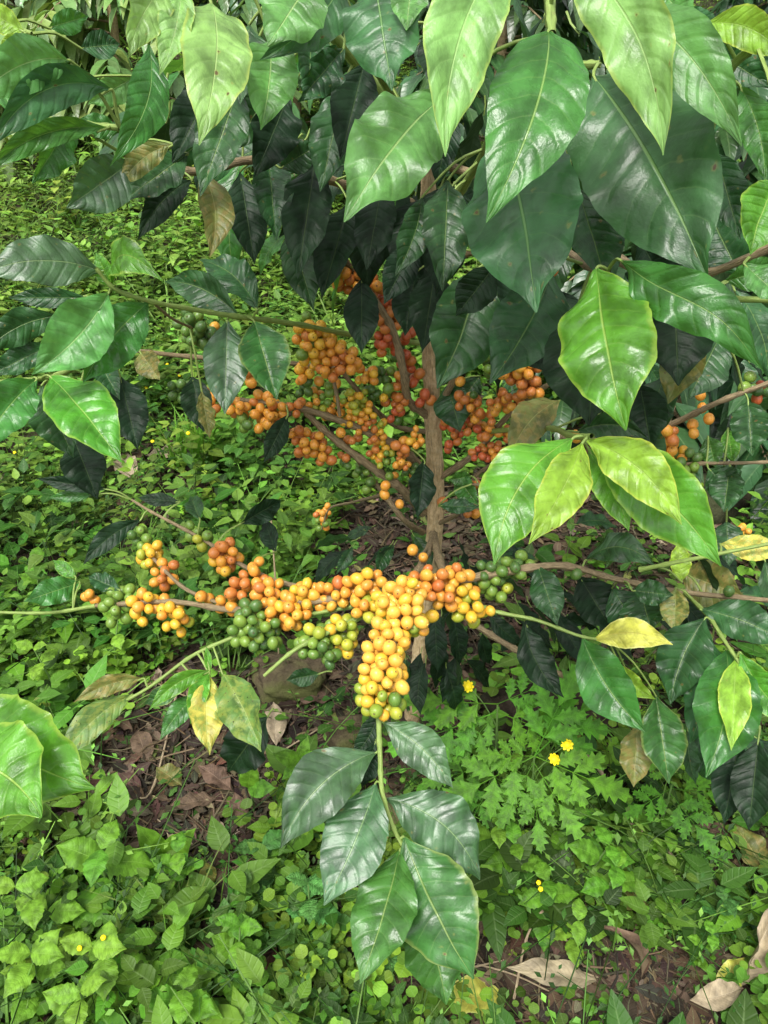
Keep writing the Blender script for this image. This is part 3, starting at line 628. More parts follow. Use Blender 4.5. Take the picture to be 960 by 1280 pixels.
# left branch
Lf(128, 340, .76, -25, 342, .70, 62, 'sheen', c=.1, b=.04, wv=.07); Lf(138, 358, .77, 204, 352, .72, 46, 'bright', c=-.32, b=.1, f=.3)
Lf(140, 362, .77, 120, 315, .76, 26, 'bright', roll=.5)
Lf(136, 366, .77, 40, 468, .74, 76, 'pale', c=-.06, b=.06); Lf(186, 378, .80, 104, 478, .78, 70, 'mid', c=.05, b=.04)
Lf(62, 470, .80, 152, 578, .76, 78, 'bright', c=-.02, b=.08, q=.022); Lf(46, 474, .79, -25, 565, .75, 62, 'mid', c=.05)
Lf(52, 482, .85, 92, 572, .84, 58, 'mature', q=.022); Lf(92, 548, .92, 122, 624, .9, 54, 'dark', q=.028)
Lf(150, 470, 1.0, 172, 562, .98, 52, 'dark'); Lf(75, 395, .85, -20, 442, .82, 44, 'mature', c=.1); Lf(66, 430, .86, -15, 470, .84, 34, 'mature')
Lf(110, 372, .84, 10, 372, .83, 26, 'mature', q=.028); Lf(284, 400, .9, 281, 518, .88, 58, 'sheen', b=.04); Lf(318, 402, .9, 346, 500, .88, 64, 'midsp', b=.05)
Lf(300, 397, .9, 206, 352, .93, 44, 'mature', c=.1); Lf(322, 388, .91, 250, 325, .96, 46, 'mature', c=.1, q=.022)
Lf(360, 518, 1.1, 330, 578, 1.08, 28, 'dark'); Lf(252, 488, 1.0, 262, 548, .98, 22, 'olive', roll=.5); Lf(240, 470, 1.05, 255, 540, 1.03, 40, 'dark')
Lf(175, 440, 1.1, 200, 475, 1.08, 34, 'olive'); Lf(120, 445, 1.0, 150, 500, .98, 30, 'mature')
Lf(176, 650, 1.2, 104, 706, 1.16, 28, 'dark', c=.08, q=.028); Lf(135, 612, 1.22, 45, 598, 1.2, 20, 'dark', q=.028); Lf(118, 618, 1.22, 60, 622, 1.22, 16, 'mid')
Lf(225, 628, 1.2, 172, 622, 1.2, 18, 'dark'); Lf(100, 728, 1.15, 30, 752, 1.1, 36, 'mid', wv=.1); Lf(95, 722, 1.15, 66, 700, 1.16, 18, 'bright'); Lf(150, 738, 1.12, 110, 720, 1.14, 24, 'mature')
Lf(250, 650, 1.14, 238, 620, 1.2, 24, 'mature'); Lf(300, 655, 1.15, 352, 625, 1.2, 28, 'dark'); Lf(345, 690, 1.15, 330, 650, 1.2, 24, 'dark')
# right middle shoot
Lf(716, 548, .64, 618, 706, .60, 100, 'bright', c=.12, b=.06, f=.15); Lf(728, 554, .63, 661, 680, .58, 62, 'young', c=-.03, b=.05, q=.035)
Lf(732, 550, .63, 852, 656, .58, 66, 'young', c=-.10, b=.05, q=.022); Lf(735, 560, .66, 786, 664, .64, 50, 'bright', c=-.05)
Lf(742, 556, .65, 902, 708, .60, 92, 'bright', c=-.06, b=.06, f=.2); Lf(700, 500, 1.0, 636, 576, .96, 50, 'olive', c=.1)
Lf(775, 520, .9, 830, 602, .88, 62, 'mature'); Lf(720, 540, .8, 810, 548, .78, 36, 'mature', c=-.15)
Lf(590, 595, 1.2, 560, 600, 1.2, 18, 'mid'); Lf(570, 595, 1.22, 598, 632, 1.18, 28, 'mid'); Lf(548, 632, 1.2, 600, 634, 1.18, 20, 'mature')
Lf(530, 575, 1.18, 522, 648, 1.16, 34, 'dark', roll=.4); Lf(560, 480, 1.2, 575, 540, 1.18, 50, 'mature'); Lf(600, 470, 1.2, 570, 510, 1.2, 30, 'mature')
# right low
Lf(672, 706, 1.04, 697, 782, 1.0, 42, 'mature', q=.022); Lf(732, 700, 1.06, 820, 708, 1.0, 40, 'mature', c=-.22, wv=.1); Lf(790, 738, 1.05, 842, 744, 1.02, 34, 'mature')
Lf(724, 720, 1.15, 768, 792, 1.12, 56, 'dark', q=.028); Lf(765, 735, 1.12, 806, 800, 1.1, 56, 'mature'); Lf(742, 800, 1.0, 841, 806, .95, 40, 'yellow', c=-.12, b=.05, wv=.09)
Lf(728, 797, 1.0, 807, 915, .94, 66, 'mid', c=.06, b=.04); Lf(780, 832, 1.02, 820, 874, .98, 24, 'young', c=.12); Lf(655, 775, 1.05, 705, 872, 1.02, 42, 'dark', c=.1, wv=.1)
Lf(908, 812, .95, 882, 972, .88, 80, 'mid', c=-.06, b=.07, wv=.08); Lf(920, 822, .93, 914, 938, .87, 40, 'young', b=.06); Lf(882, 772, .98, 838, 880, .96, 66, 'mature', c=.06)
Lf(890, 800, .99, 862, 930, .95, 60, 'mature', c=-.05, wv=.1); Lf(925, 815, .92, 992, 905, .9, 46, 'bright', c=.06); Lf(875, 762, 1.0, 985, 805, .95, 52, 'mature', c=-.06)
Lf(820, 870, 1.0, 836, 980, .97, 56, 'midsp'); Lf(797, 905, 1.02, 792, 984, 1.0, 42, 'olive'); Lf(948, 925, 1.0, 936, 1038, .98, 54, 'dark'); Lf(925, 920, 1.05, 905, 1030, 1.03, 46, 'dark')
Lf(852, 728, 1.0, 848, 676, 1.0, 26, 'young'); Lf(908, 652, 1.1, 912, 708, 1.08, 36, 'mature', kind=1); Lf(845, 735, 1.04, 843, 790, 1.02, 36, 'olive'); Lf(800, 738, 1.1, 815, 790, 1.08, 60, 'mature')
Lf(850, 715, 1.15, 930, 745, 1.1, 60, 'olive'); Lf(900, 680, .95, 985, 690, .92, 34, 'sick'); Lf(885, 585, 1.08, 925, 625, 1.06, 46, 'mature', q=.028); Lf(912, 585, 1.07, 905, 640, 1.05, 42, 'mature', q=.028)
Lf(885, 545, 1.1, 895, 585, 1.08, 30, 'mid', q=.035); Lf(910, 535, 1.1, 916, 580, 1.08, 24, 'bright', q=.07); Lf(935, 500, 1.0, 940, 570, .98, 50, 'mature')
# upper right corner
Lf(925, 108, .58, 957, 228, .56, 46, 'mid', wv=.14, c=-.05); Lf(975, 222, .5, 938, 318, .5, 74, 'bright', c=.05, roll=.4); Lf(880, 30, .56, 985, 75, .54, 48, 'young', c=-.12, b=.1)
Lf(870, 48, .62, 965, 110, .6, 56, 'mature', b=.05); Lf(850, 10, .62, 905, 75, .6, 46, 'soft'); Lf(895, 190, .64, 925, 300, .62, 50, 'mature', q=.03); Lf(820, -20, .62, 870, 40, .6, 46, 'pale')
Lf(930, 330, .64, 985, 380, .62, 40, 'pale', roll=.5); Lf(905, 352, .72, 985, 330, .7, 40, 'mid')
# front tip rosette
Lf(479, 903, .87, 566, 985, .84, 54, 'sheen', c=-.08, b=.05); Lf(471, 940, .865, 351, 1060, .82, 78, 'sheen', c=.12, b=.08, q=.02); Lf(470, 978, .86, 405, 1132, .80, 82, 'sheen', c=-.03, b=.07)
Lf(482, 998, .87, 600, 1100, .855, 80, 'sheen', c=-.14, b=.08); Lf(505, 1058, .85, 450, 1230, .78, 80, 'midsp', c=-.02, b=.07, f=.2, edge=None) if False else Lf(500, 1062, .85, 450, 1230, .765, 80, 'mid', c=-.02, b=.07, f=.2)
Lf(505, 1046, .85, 592, 1224, .80, 112, 'midsp', c=.03, b=.06, f=.12); Lf(515, 1120, .87, 558, 1256, .83, 84, 'mid', c=-.04)
Lf(472, 888, .88, 440, 945, .88, 30, 'dark', c=-.1); Lf(470, 925, .875, 452, 985, .87, 30, 'dark')
# blemished shoots at the left
Lf(262, 845, 1.01, 262, 944, .95, 44, 'sick', c=.04, b=.05); Lf(278, 842, 1.01, 327, 940, .95, 54, 'eaten', c=-.03); Lf(262, 838, 1.01, 186, 888, .97, 24, 'bright', c=.1, f=.5)
Lf(262, 840, 1.01, 238, 905, .97, 26, 'bright', c=.05, f=.5); Lf(252, 865, 1.01, 200, 925, .97, 28, 'mid', c=.06); Lf(262, 842, 1.01, 258, 808, 1.02, 10, 'bright', f=.6)
Lf(180, 848, 1.01, 92, 878, .97, 26, 'olive', c=.08, f=.5); Lf(165, 868, 1.01, 72, 955, .95, 40, 'eaten', c=.08, f=.4); Lf(232, 858, 1.05, 180, 880, 1.05, 26, 'midsp')
Lf(335, 895, 1.25, 285, 965, 1.3, 60, 'dark'); Lf(400, 842, 1.15, 358, 850, 1.15, 24, 'mature', q=.028)

# ---------------------------------------------------------------- leaves deeper in the bush
FT = {}
for mk in ('dark', 'mature', 'mid'):
    for s in range(5):
        rr = random.Random(s + 50)
        V, Q, UV = leaf_data(.13, .052, Vector((0, 1, 0)), Vector((0, 0, 1)), c=rr.uniform(-.1, .1), b=rr.uniform(.03, .14), f=rr.uniform(.15, .4), wv=rr.uniform(.04, .09), q=.018, tw=rr.uniform(-.6, .6), rows=30, cols=4, seed=s)
        n0 = len(V); v2, q2, u2 = tube_data([Vector((0, -.018, .004)), Vector((0, -.006, 0)), Vector((0, .01, 0))], .0016, .0012, 5)
        FT[mk, s] = mesh_np('leaf', np.vstack([V, np.array(v2)]), np.vstack([Q, np.array(q2) + n0]), [LM[mk], GREENSTEM], np.r_[np.zeros(len(Q), int), np.ones(len(q2), int)], np.vstack([UV, u2]))
def fill(owner, n, x0, x1, y0, y1, d0, d1, mats, scl=(.7, 1.1), hang=(.5, 1.4), avoid=None, facing=None):
    rr = random.Random(n * 13 + x0 + y0)
    for _ in range(n):
        px, py, d = rr.uniform(x0, x1), rr.uniform(y0, y1), rr.uniform(d0, d1); B = at(px, py, d)
        if avoid and avoid(px, py, d): continue
        az = math.atan2(B.x - base.x, -(B.y - base.y)) + rr.gauss(0, .7)   # outwards from the trunk
        out = Vector((math.sin(az), -math.cos(az), 0)); h = rr.uniform(*hang)
        ax = (out * math.cos(h) + Vector((0, 0, -math.sin(h)))).normalized(); up = (out * math.sin(h) + Vector((0, 0, math.cos(h)))).normalized()
        up = Matrix.Rotation(rr.gauss(0, .5), 3, ax) @ up; side = ax.cross(up)
        M = Matrix((side, ax, up)).transposed()
        nb = near_branch(B, owner); par, o0 = (nb[1], nb[2]) if nb else (owner, owner.location)
        o = link('leaf', FT[rr.choice(mats), rr.randrange(5)], par, B - o0)
        o.rotation_euler = M.to_euler(); s = rr.uniform(*scl); o.scale = (s, s, s)
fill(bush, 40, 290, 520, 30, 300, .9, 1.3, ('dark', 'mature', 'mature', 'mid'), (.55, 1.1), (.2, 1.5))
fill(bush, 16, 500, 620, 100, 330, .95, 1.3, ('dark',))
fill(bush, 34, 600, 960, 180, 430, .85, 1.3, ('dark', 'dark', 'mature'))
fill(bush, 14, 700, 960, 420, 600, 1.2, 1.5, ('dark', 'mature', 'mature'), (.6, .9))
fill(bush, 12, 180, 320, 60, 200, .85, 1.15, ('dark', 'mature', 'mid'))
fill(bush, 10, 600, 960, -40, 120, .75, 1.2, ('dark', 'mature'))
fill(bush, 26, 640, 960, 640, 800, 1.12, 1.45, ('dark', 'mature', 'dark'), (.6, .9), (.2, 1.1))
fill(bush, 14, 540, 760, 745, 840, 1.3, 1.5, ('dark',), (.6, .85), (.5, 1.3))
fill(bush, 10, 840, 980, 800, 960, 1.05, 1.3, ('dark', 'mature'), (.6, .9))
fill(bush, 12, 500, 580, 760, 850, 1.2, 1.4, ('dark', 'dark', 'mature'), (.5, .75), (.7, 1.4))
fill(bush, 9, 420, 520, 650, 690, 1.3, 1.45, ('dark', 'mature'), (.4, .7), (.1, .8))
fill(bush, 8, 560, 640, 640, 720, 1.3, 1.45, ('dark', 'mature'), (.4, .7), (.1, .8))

# ---------------------------------------------------------------- coffee cherries
CS = .0158
def cherry_mesh(key):
    U, N = 14, 10; V = []; Q = []; mi = []
    for i in range(N + 1):
        e = math.pi * i / N - math.pi / 2
        for j in range(U):
            a = 2 * math.pi * j / U; r = CS / 2; x, y, z = r * math.cos(e) * math.cos(a) * .97, r * math.cos(e) * math.sin(a), r * math.sin(e) * 1.13
            if i >= N - 1: z -= .0006 * (i - N + 2)
            V.append((x, y, z))
    for i in range(N):
        for j in range(U): Q.append((i * U + j, i * U + (j + 1) % U, (i + 1) * U + (j + 1) % U, (i + 1) * U + j)); mi.append(0)
    # raised scar disc at the far end
    n0 = len(V); zt = CS / 2 * 1.13 - .0010
    for k, (r, z) in enumerate(((.0017, zt - .0004), (.0016, zt + .0006), (.0010, zt + .0008), (.0008, zt + .0003), (.0001, zt + .0002))):
        for j in range(8): V.append((r * math.cos(j * math.pi / 4), r * math.sin(j * math.pi / 4), z))
    for k in range(4):
        for j in range(8): Q.append((n0 + k * 8 + j, n0 + k * 8 + (j + 1) % 8, n0 + (k + 1) * 8 + (j + 1) % 8, n0 + (k + 1) * 8 + j)); mi.append(1 if k >= 2 else 0)
    return np.array(V), np.array(Q), mi
CV, CQ, CMI = cherry_mesh('g')
CHM = {k: mesh_np('coffee_cherry', CV, CQ, [CM[k], SCAR], CMI) for k in CM}
CH = []   # position, size, mesh key, direction
def cluster(px, py, d, rpx, n, cols, grow=1.0, elong=(1, 1, 1)):
    """n cherries packed tightly round a node"""
    if d > 1.1 and py < 640 and n > 3: grow *= .93; rpx *= 1.12
    c0 = np.array(at(px, py, d)); r = rpx * d / F; s = CS * grow; P = rng.normal(0, 1, (n, 3)); P /= np.linalg.norm(P, axis=1)[:, None]
    P = P * r * rng.uniform(.4, 1, (n, 1)); P[:, 1] *= .8
    for it in range(70):
        D = P[:, None] - P[None]; L = np.linalg.norm(D, axis=2) + 1e-9 + np.eye(n) * 9
        m_ = np.clip(s * .97 - L, 0, None); P += (D / L[..., None] * m_[..., None] * .5).sum(1)
        ln = np.linalg.norm(P, axis=1)[:, None] + 1e-9; P -= P / ln * np.clip(ln - r * .8, 0, None) * .12
        P += P / ln * np.clip(s * .62 - ln, 0, None) * .4
    for p in P:
        q = Vector(c0 + p)
        CH.append([q, s * random.uniform(.82, 1.08) / CS, random.choice(cols), Vector(p)])
C = cluster
# hanging front cluster, top to tip
C(505, 742, .95, 26, 13, 'poyp'); C(492, 762, .93, 22, 9, 'py'); C(508, 772, .92, 24, 12, 'ppyp'); C(486, 792, .91, 22, 10, 'pppy'); C(492, 806, .90, 17, 5, 'pop')
C(484, 822, .89, 27, 14, 'ppyp'); C(478, 842, .88, 28, 14, 'pppy'); C(482, 862, .875, 27, 11, 'yypl'); C(476, 876, .87, 22, 8, 'lly'); C(492, 882, .87, 12, 4, 'lgl'); C(458, 866, .88, 9, 3, 'pgl')
C(512, 784, .93, 10, 3, 'll'); C(480, 745, .96, 14, 5, 'yp')
# left branch
C(464, 728, 1.0, 17, 8, 'oyo'); C(445, 738, 1.01, 19, 9, 'o'); C(420, 742, 1.02, 18, 9, 'oor'); C(398, 746, 1.03, 16, 7, 'oo'); C(380, 742, 1.03, 16, 7, 'ooy')
C(366, 765, 1.03, 25, 14, 'ooy'); C(345, 770, 1.04, 22, 10, 'oo'); C(335, 738, 1.05, 20, 10, 'oro'); C(316, 722, 1.06, 17, 7, 'or'); C(298, 738, 1.06, 14, 6, 'ro')
C(318, 708, 1.07, 8, 2, 'o'); C(287, 692, 1.1, 19, 10, 'oor'); C(276, 705, 1.1, 12, 5, 'oy'); C(258, 746, 1.08, 6, 2, 'o'); C(285, 755, 1.07, 14, 5, 'oo')
C(312, 768, 1.03, 18, 8, 'gk'); C(322, 788, 1.02, 24, 13, 'ggk'); C(303, 790, 1.03, 14, 6, 'gl'); C(338, 795, 1.03, 12, 5, 'gk')
C(395, 800, .99, 18, 9, 'ggl'); C(405, 818, .98, 18, 8, 'gkg'); C(428, 788, .99, 18, 9, 'lly'); C(432, 805, .99, 12, 4, 'loy'); C(380, 812, .99, 10, 3, 'gk')
C(455, 760, .99, 16, 7, 'yol'); C(470, 775, .98, 10, 3, 'gl'); C(410, 795, 1.0, 15, 6, 'gl')
C(152, 752, 1.12, 22, 12, 'ggl'); C(146, 768, 1.11, 12, 4, 'g'); C(180, 752, 1.1, 18, 9, 'yyo'); C(172, 772, 1.1, 7, 2, 'y'); C(215, 770, 1.09, 17, 8, 'yyo'); C(228, 782, 1.1, 9, 3, 'ly'); C(202, 758, 1.1, 10, 4, 'yo')
C(112, 747, 1.14, 7, 3, 'o'); C(186, 692, 1.16, 18, 8, 'yyoy'); C(176, 672, 1.18, 14, 6, 'kg'); C(178, 702, 1.16, 8, 2, 'yl'); C(203, 722, 1.13, 17, 7, 'rro'); C(210, 706, 1.14, 6, 2, 'ro')
C(255, 675, 1.14, 9, 4, 'glk'); C(240, 664, 1.16, 8, 3, 'kg')
# right of the front cluster
C(524, 728, 1.02, 15, 7, 'or'); C(545, 735, 1.02, 24, 14, 'oor'); C(570, 725, 1.03, 18, 9, 'oor'); C(558, 745, 1.02, 14, 6, 'or'); C(582, 742, 1.03, 14, 6, 'oy')
C(585, 762, 1.03, 18, 8, 'ylly'); C(600, 768, 1.03, 8, 3, 'yl'); C(613, 768, 1.02, 5, 1, 'y'); C(612, 722, 1.04, 24, 13, 'ggk'); C(638, 712, 1.04, 17, 7, 'gk'); C(625, 738, 1.05, 14, 6, 'gl'); C(655, 702, 1.05, 8, 3, 'g')
C(514, 692, 1.1, 5, 1, 'o'); C(530, 701, 1.1, 5, 1, 'o'); C(531, 775, 1.0, 12, 3, 'ly')
# upper left mass
C(385, 407, 1.1, 17, 3, 'g'); C(374, 421, 1.09, 14, 3, 'ryo'); C(396, 424, 1.09, 22, 12, 'yyo'); C(418, 436, 1.1, 20, 11, 'ooy'); C(433, 450, 1.1, 15, 7, 'oor'); C(385, 440, 1.1, 16, 6, 'yog'); C(414, 460, 1.1, 18, 8, 'oor')
C(455, 467, 1.15, 17, 8, 'ooy'); C(386, 468, 1.15, 17, 8, 'oyo'); C(378, 482, 1.16, 12, 4, 'kgo'); C(396, 488, 1.18, 8, 3, 'og')
C(478, 472, 1.18, 15, 8, 'kkg'); C(482, 490, 1.18, 9, 3, 'yg'); C(500, 480, 1.18, 12, 5, 'oyr'); C(492, 502, 1.19, 14, 6, 'rr'); C(518, 472, 1.19, 9, 3, 'rd')
C(300, 508, 1.13, 16, 9, 'oor'); C(330, 508, 1.13, 18, 9, 'oor'); C(345, 518, 1.13, 14, 6, 'or'); C(328, 524, 1.13, 14, 6, 'oo'); C(270, 508, 1.12, 12, 5, 'or'); C(262, 495, 1.12, 10, 3, 'ro'); C(304, 528, 1.13, 8, 3, 'gk'); C(368, 508, 1.14, 12, 5, 'rr'); C(310, 470, 1.1, 10, 4, 'or')
C(372, 540, 1.19, 13, 6, 'ro'); C(388, 552, 1.19, 15, 8, 'oro'); C(402, 565, 1.2, 13, 6, 'ro'); C(382, 565, 1.2, 10, 4, 'ro'); C(421, 540, 1.18, 6, 1, 'o'); C(405, 575, 1.2, 8, 3, 'ro')
G = .78
C(424, 510, 1.18, 17, 10, 'ooy', G); C(446, 500, 1.17, 17, 12, 'lly', G); C(455, 515, 1.17, 14, 8, 'lyo', G); C(435, 522, 1.18, 13, 7, 'ooy', G); C(412, 520, 1.18, 9, 4, 'oy', G)
C(455, 532, 1.19, 14, 8, 'rro', G); C(468, 545, 1.2, 13, 7, 'yor', G); C(478, 535, 1.2, 9, 4, 'ly', G); C(402, 503, 1.17, 11, 5, 'gl', G); C(393, 505, 1.17, 10, 3, 'og', G)
C(442, 550, 1.2, 9, 3, 'r', 1); C(472, 562, 1.22, 13, 8, 'roy', .85); C(480, 572, 1.22, 12, 7, 'gyl', .8); C(506, 576, 1.22, 14, 9, 'gror', .8); C(452, 590, 1.25, 12, 6, 'kg', .85); C(515, 592, 1.25, 12, 5, 'ko', .8)
C(502, 555, 1.2, 10, 3, 'oro'); C(522, 548, 1.2, 14, 8, 'yoo', .8); C(478, 612, 1.2, 6, 2, 'o'); C(501, 624, 1.2, 5, 1, 'o'); C(488, 598, 1.25, 9, 3, 'og', .85)
# red string up the dark diagonal branch
C(440, 345, 1.04, 13, 6, 'ro'); C(430, 355, 1.04, 10, 4, 'or'); C(466, 358, 1.07, 13, 6, 'rro'); C(480, 382, 1.1, 12, 6, 'rd'); C(486, 400, 1.1, 14, 7, 'rr'); C(482, 420, 1.12, 13, 6, 'rd'); C(510, 420, 1.15, 9, 3, 'dd'); C(484, 436, 1.14, 12, 5, 'drr')
C(500, 440, 1.16, 10, 3, 'dk'); C(432, 300, 1.02, 10, 4, 'or', .8); C(460, 320, 1.05, 9, 4, 'rd'); C(510, 456, 1.18, 8, 3, 'rd')
# right of the trunk
C(640, 462, 1.05, 22, 12, 'rod'); C(664, 478, 1.05, 20, 10, 'or'); C(650, 448, 1.06, 14, 5, 'dr'); C(580, 471, 1.12, 5, 1, 'o'); C(622, 500, 1.15, 18, 8, 'ror'); C(602, 512, 1.18, 16, 8, 'or'); C(588, 528, 1.2, 14, 6, 'rd'); C(625, 520, 1.17, 14, 5, 'ro')
C(592, 500, 1.16, 12, 4, 'ork'); C(560, 530, 1.22, 9, 3, 'dr'); C(605, 535, 1.2, 14, 6, 'or'); C(632, 540, 1.2, 11, 6, 'or', .85); C(610, 562, 1.22, 17, 9, 'or', .85); C(625, 570, 1.2, 10, 3, 'o'); C(600, 568, 1.22, 12, 5, 'dr', .85)
C(560, 556, 1.24, 7, 2, 'd'); C(595, 604, 1.25, 9, 3, 'or', .9); C(590, 640, 1.25, 8, 3, 'or'); C(558, 628, 1.25, 7, 2, 'r'); C(596, 440, 1.1, 13, 6, 'kg'); C(612, 455, 1.1, 12, 5, 'kg'); C(692, 330, .95, 6, 2, 'or')
C(408, 292, 1.0, 8, 3, 'od', .8); C(446, 308, 1.04, 8, 3, 'or', .8); C(420, 330, 1.05, 8, 3, 'dr'); C(452, 372, 1.08, 9, 4, 'ro'); C(470, 400, 1.12, 9, 4, 'or'); C(498, 398, 1.13, 8, 3, 'dr'); C(404, 640, 1.75, 12, 8, 'ro', 1.0); C(402, 655, 1.75, 9, 5, 'og', 1.0)
C(350, 535, 1.16, 9, 4, 'or'); C(432, 575, 1.22, 9, 4, 'rk'); C(460, 605, 1.25, 7, 3, 'gk'); C(495, 520, 1.2, 9, 5, 'dk', .9); C(532, 500, 1.2, 8, 3, 'dr'); C(465, 492, 1.18, 8, 4, 'kg', .9); C(415, 485, 1.16, 8, 3, 'og'); C(570, 545, 1.23, 8, 4, 'rd', .9); C(646, 500, 1.12, 12, 5, 'ro'); C(660, 460, 1.03, 13, 6, 'or'); C(575, 500, 1.18, 8, 3, 'rk')
# right hand twigs
C(875, 502, 1.06, 8, 2, 'o'); C(884, 530, 1.05, 5, 1, 'o'); C(864, 534, 1.06, 8, 2, 'o'); C(834, 545, 1.08, 12, 5, 'oor'); C(835, 568, 1.1, 15, 8, 'yoo'); C(855, 575, 1.1, 16, 9, 'gky'); C(838, 590, 1.1, 9, 3, 'yl'); C(866, 588, 1.1, 8, 3, 'g')
C(953, 440, 1.1, 10, 5, 'ro'); C(950, 490, 1.02, 9, 4, 'dk'); C(938, 480, 1.02, 8, 3, 'kg'); C(932, 662, 1.3, 9, 4, 'oy', .8); C(765, 490, 1.2, 4, 1, 'r'); C(718, 538, 1.0, 4, 1, 'o'); C(640, 710, 1.06, 8, 3, 'g'); C(905, 742, 1.08, 5, 1, 'k'); C(715, 722, 1.05, 6, 1, 'k')
# unripe bunches at the left
C(238, 405, 1.02, 13, 8, 'kkg'); C(246, 418, 1.02, 12, 7, 'kgk'); C(258, 415, 1.02, 9, 3, 'ko'); C(224, 488, 1.13, 12, 6, 'kk'); C(240, 498, 1.13, 13, 6, 'kk')
# keep cherries of neighbouring nodes from running through each other
P = np.array([c[0] for c in CH]); sz = np.array([c[1] for c in CH]) * CS
for it in range(25):
    D = P[:, None] - P[None]; L = np.linalg.norm(D, axis=2) + np.eye(len(P)) * 9 + 1e-9
    m_ = np.clip((sz[:, None] + sz[None]) * .48 - L, 0, None); P += (D / L[..., None] * m_[..., None] * .45).sum(1)
for c, p in zip(CH, P): c[0] = Vector(p)
# the 300 that show largest stand by themselves, the others are one part per bush
vis = []
for k, c in enumerate(CH):
    d = (c[0] - CAM).dot(FW); vis.append((d - .0015 * 0 , k))
vis.sort(); own = set(k for _, k in vis[:300])
print('cherries', len(CH), 'leaves', NLEAF)
rest_V, rest_Q, rest_M, nn = [], [], [], 0
keys = list(CM)
for k, (p, s, key, dr) in enumerate(CH):
    rq = (dr.normalized() + Vector((random.gauss(0, .3), random.gauss(0, .3), random.gauss(0, .3)))).to_track_quat('Z', 'Y')
    if k in own:
        nb = near_branch(p, bush); o = link('coffee_cherry', CHM[key], nb[1], p - nb[2]); o.rotation_euler = rq.to_euler()
        o.scale = (s * random.uniform(.9, 1.03), s * random.uniform(.93, 1.04), s * random.uniform(.92, 1.06))
    else:
        M = np.array(rq.to_matrix()); rest_V.append((CV * s) @ M.T + np.array(p - base)); rest_Q.append(CQ + nn); nn += len(CV)
        rest_M.append(np.array([keys.index(key) if m == 0 else len(keys) for m in CMI]))
link('coffee_cherries', mesh_np('coffee_cherries', np.vstack(rest_V), np.vstack(rest_Q), [CM[k] for k in keys] + [SCAR], np.concatenate(rest_M)), bush, kind='stuff')

# ---------------------------------------------------------------- neighbouring coffee plants reaching into the frame
def side_bush(loc, label, twigs, leaves, hgt=1.3):
    o = link('coffee_bush', None, None, Vector(loc), label, 'coffee bush', 'coffee bushes around the fruiting one')
    x, y, z = loc
    P = [Vector((x, y, z)), Vector((x + .02, y - .01, z + hgt * .5)), Vector((x, y, z + hgt))]
    V, Q, UV = tube_data([p - Vector(loc) for p in cat_rom(P, 8)], .018, .01, 10, 6, .08, 3)
    t_ = link('trunk', mesh_np('trunk', V, Q, [BARK], uv=UV), o); BR.append((t_, Vector(loc), np.array(cat_rom(P, 8)), o))
    for tw in twigs: branch(o, tw[0], tw[1], tw[2], tw[3] if len(tw) > 3 else GREENSTEM)
    for lf in leaves: leaf(o, *lf[:-1], **lf[-1])
    return o
side_bush((-.62, .05, float(gz(-.62, .05))), 'coffee plant whose two big blurred leaves enter at the lower left edge',
    [([( Vector((-.62, .05, .72)),), (-150, 860, .45), (-90, 890, .42), (-60, 930, .41)], .004, .0025)],
    [(-60, 880, .42, 119, 986, .40, 128, 'bright', dict(c=.06, b=.05, f=.15)), (-70, 950, .39, 52, 1022, .37, 130, 'bright', dict(c=-.12, b=.05, f=.15, kind=1))])
side_bush((-1.05, 1.05, float(gz(-1.05, 1.05))), 'coffee plant with broad glossy leaves leaning in at the upper left edge',
    [([(Vector((-1.05, 1.05, 1.25)),), (-120, 40, .8), (-10, 30, .68), (40, 42, .66)], .003, .0018), ([(Vector((-1.05, 1.05, 1.1)),), (-80, 120, .85), (60, 150, .7), (150, 160, .66)], .005, .0025)],
    [(88, 76, .60, -35, 128, .55, 64, 'pale', dict(c=.10, b=.10, q=.045, f=.1, roll=.2)), (140, 112, .64, -15, 190, .56, 52, 'soft', dict(c=.14, b=.06)), (135, 160, .66, -20, 218, .6, 34, 'mid', dict(c=.1, wv=.1)),
     (105, 95, .62, 60, 130, .62, 26, 'mid', dict()), (30, 40, .66, -20, 10, .66, 34, 'young', dict()), (30, 45, .66, 0, 62, .66, 20, 'young', dict()), (150, 165, .7, 95, 150, .68, 30, 'mid', dict()), (60, 35, .7, 110, 20, .72, 30, 'mid', dict()), (100, 60, .7, 150, 55, .72, 34, 'mature', dict()), (90, 150, .7, 40, 230, .68, 40, 'mid', dict(roll=.5)), (170, 95, .8, 110, 130, .8, 36, 'pale', dict())], 1.35)

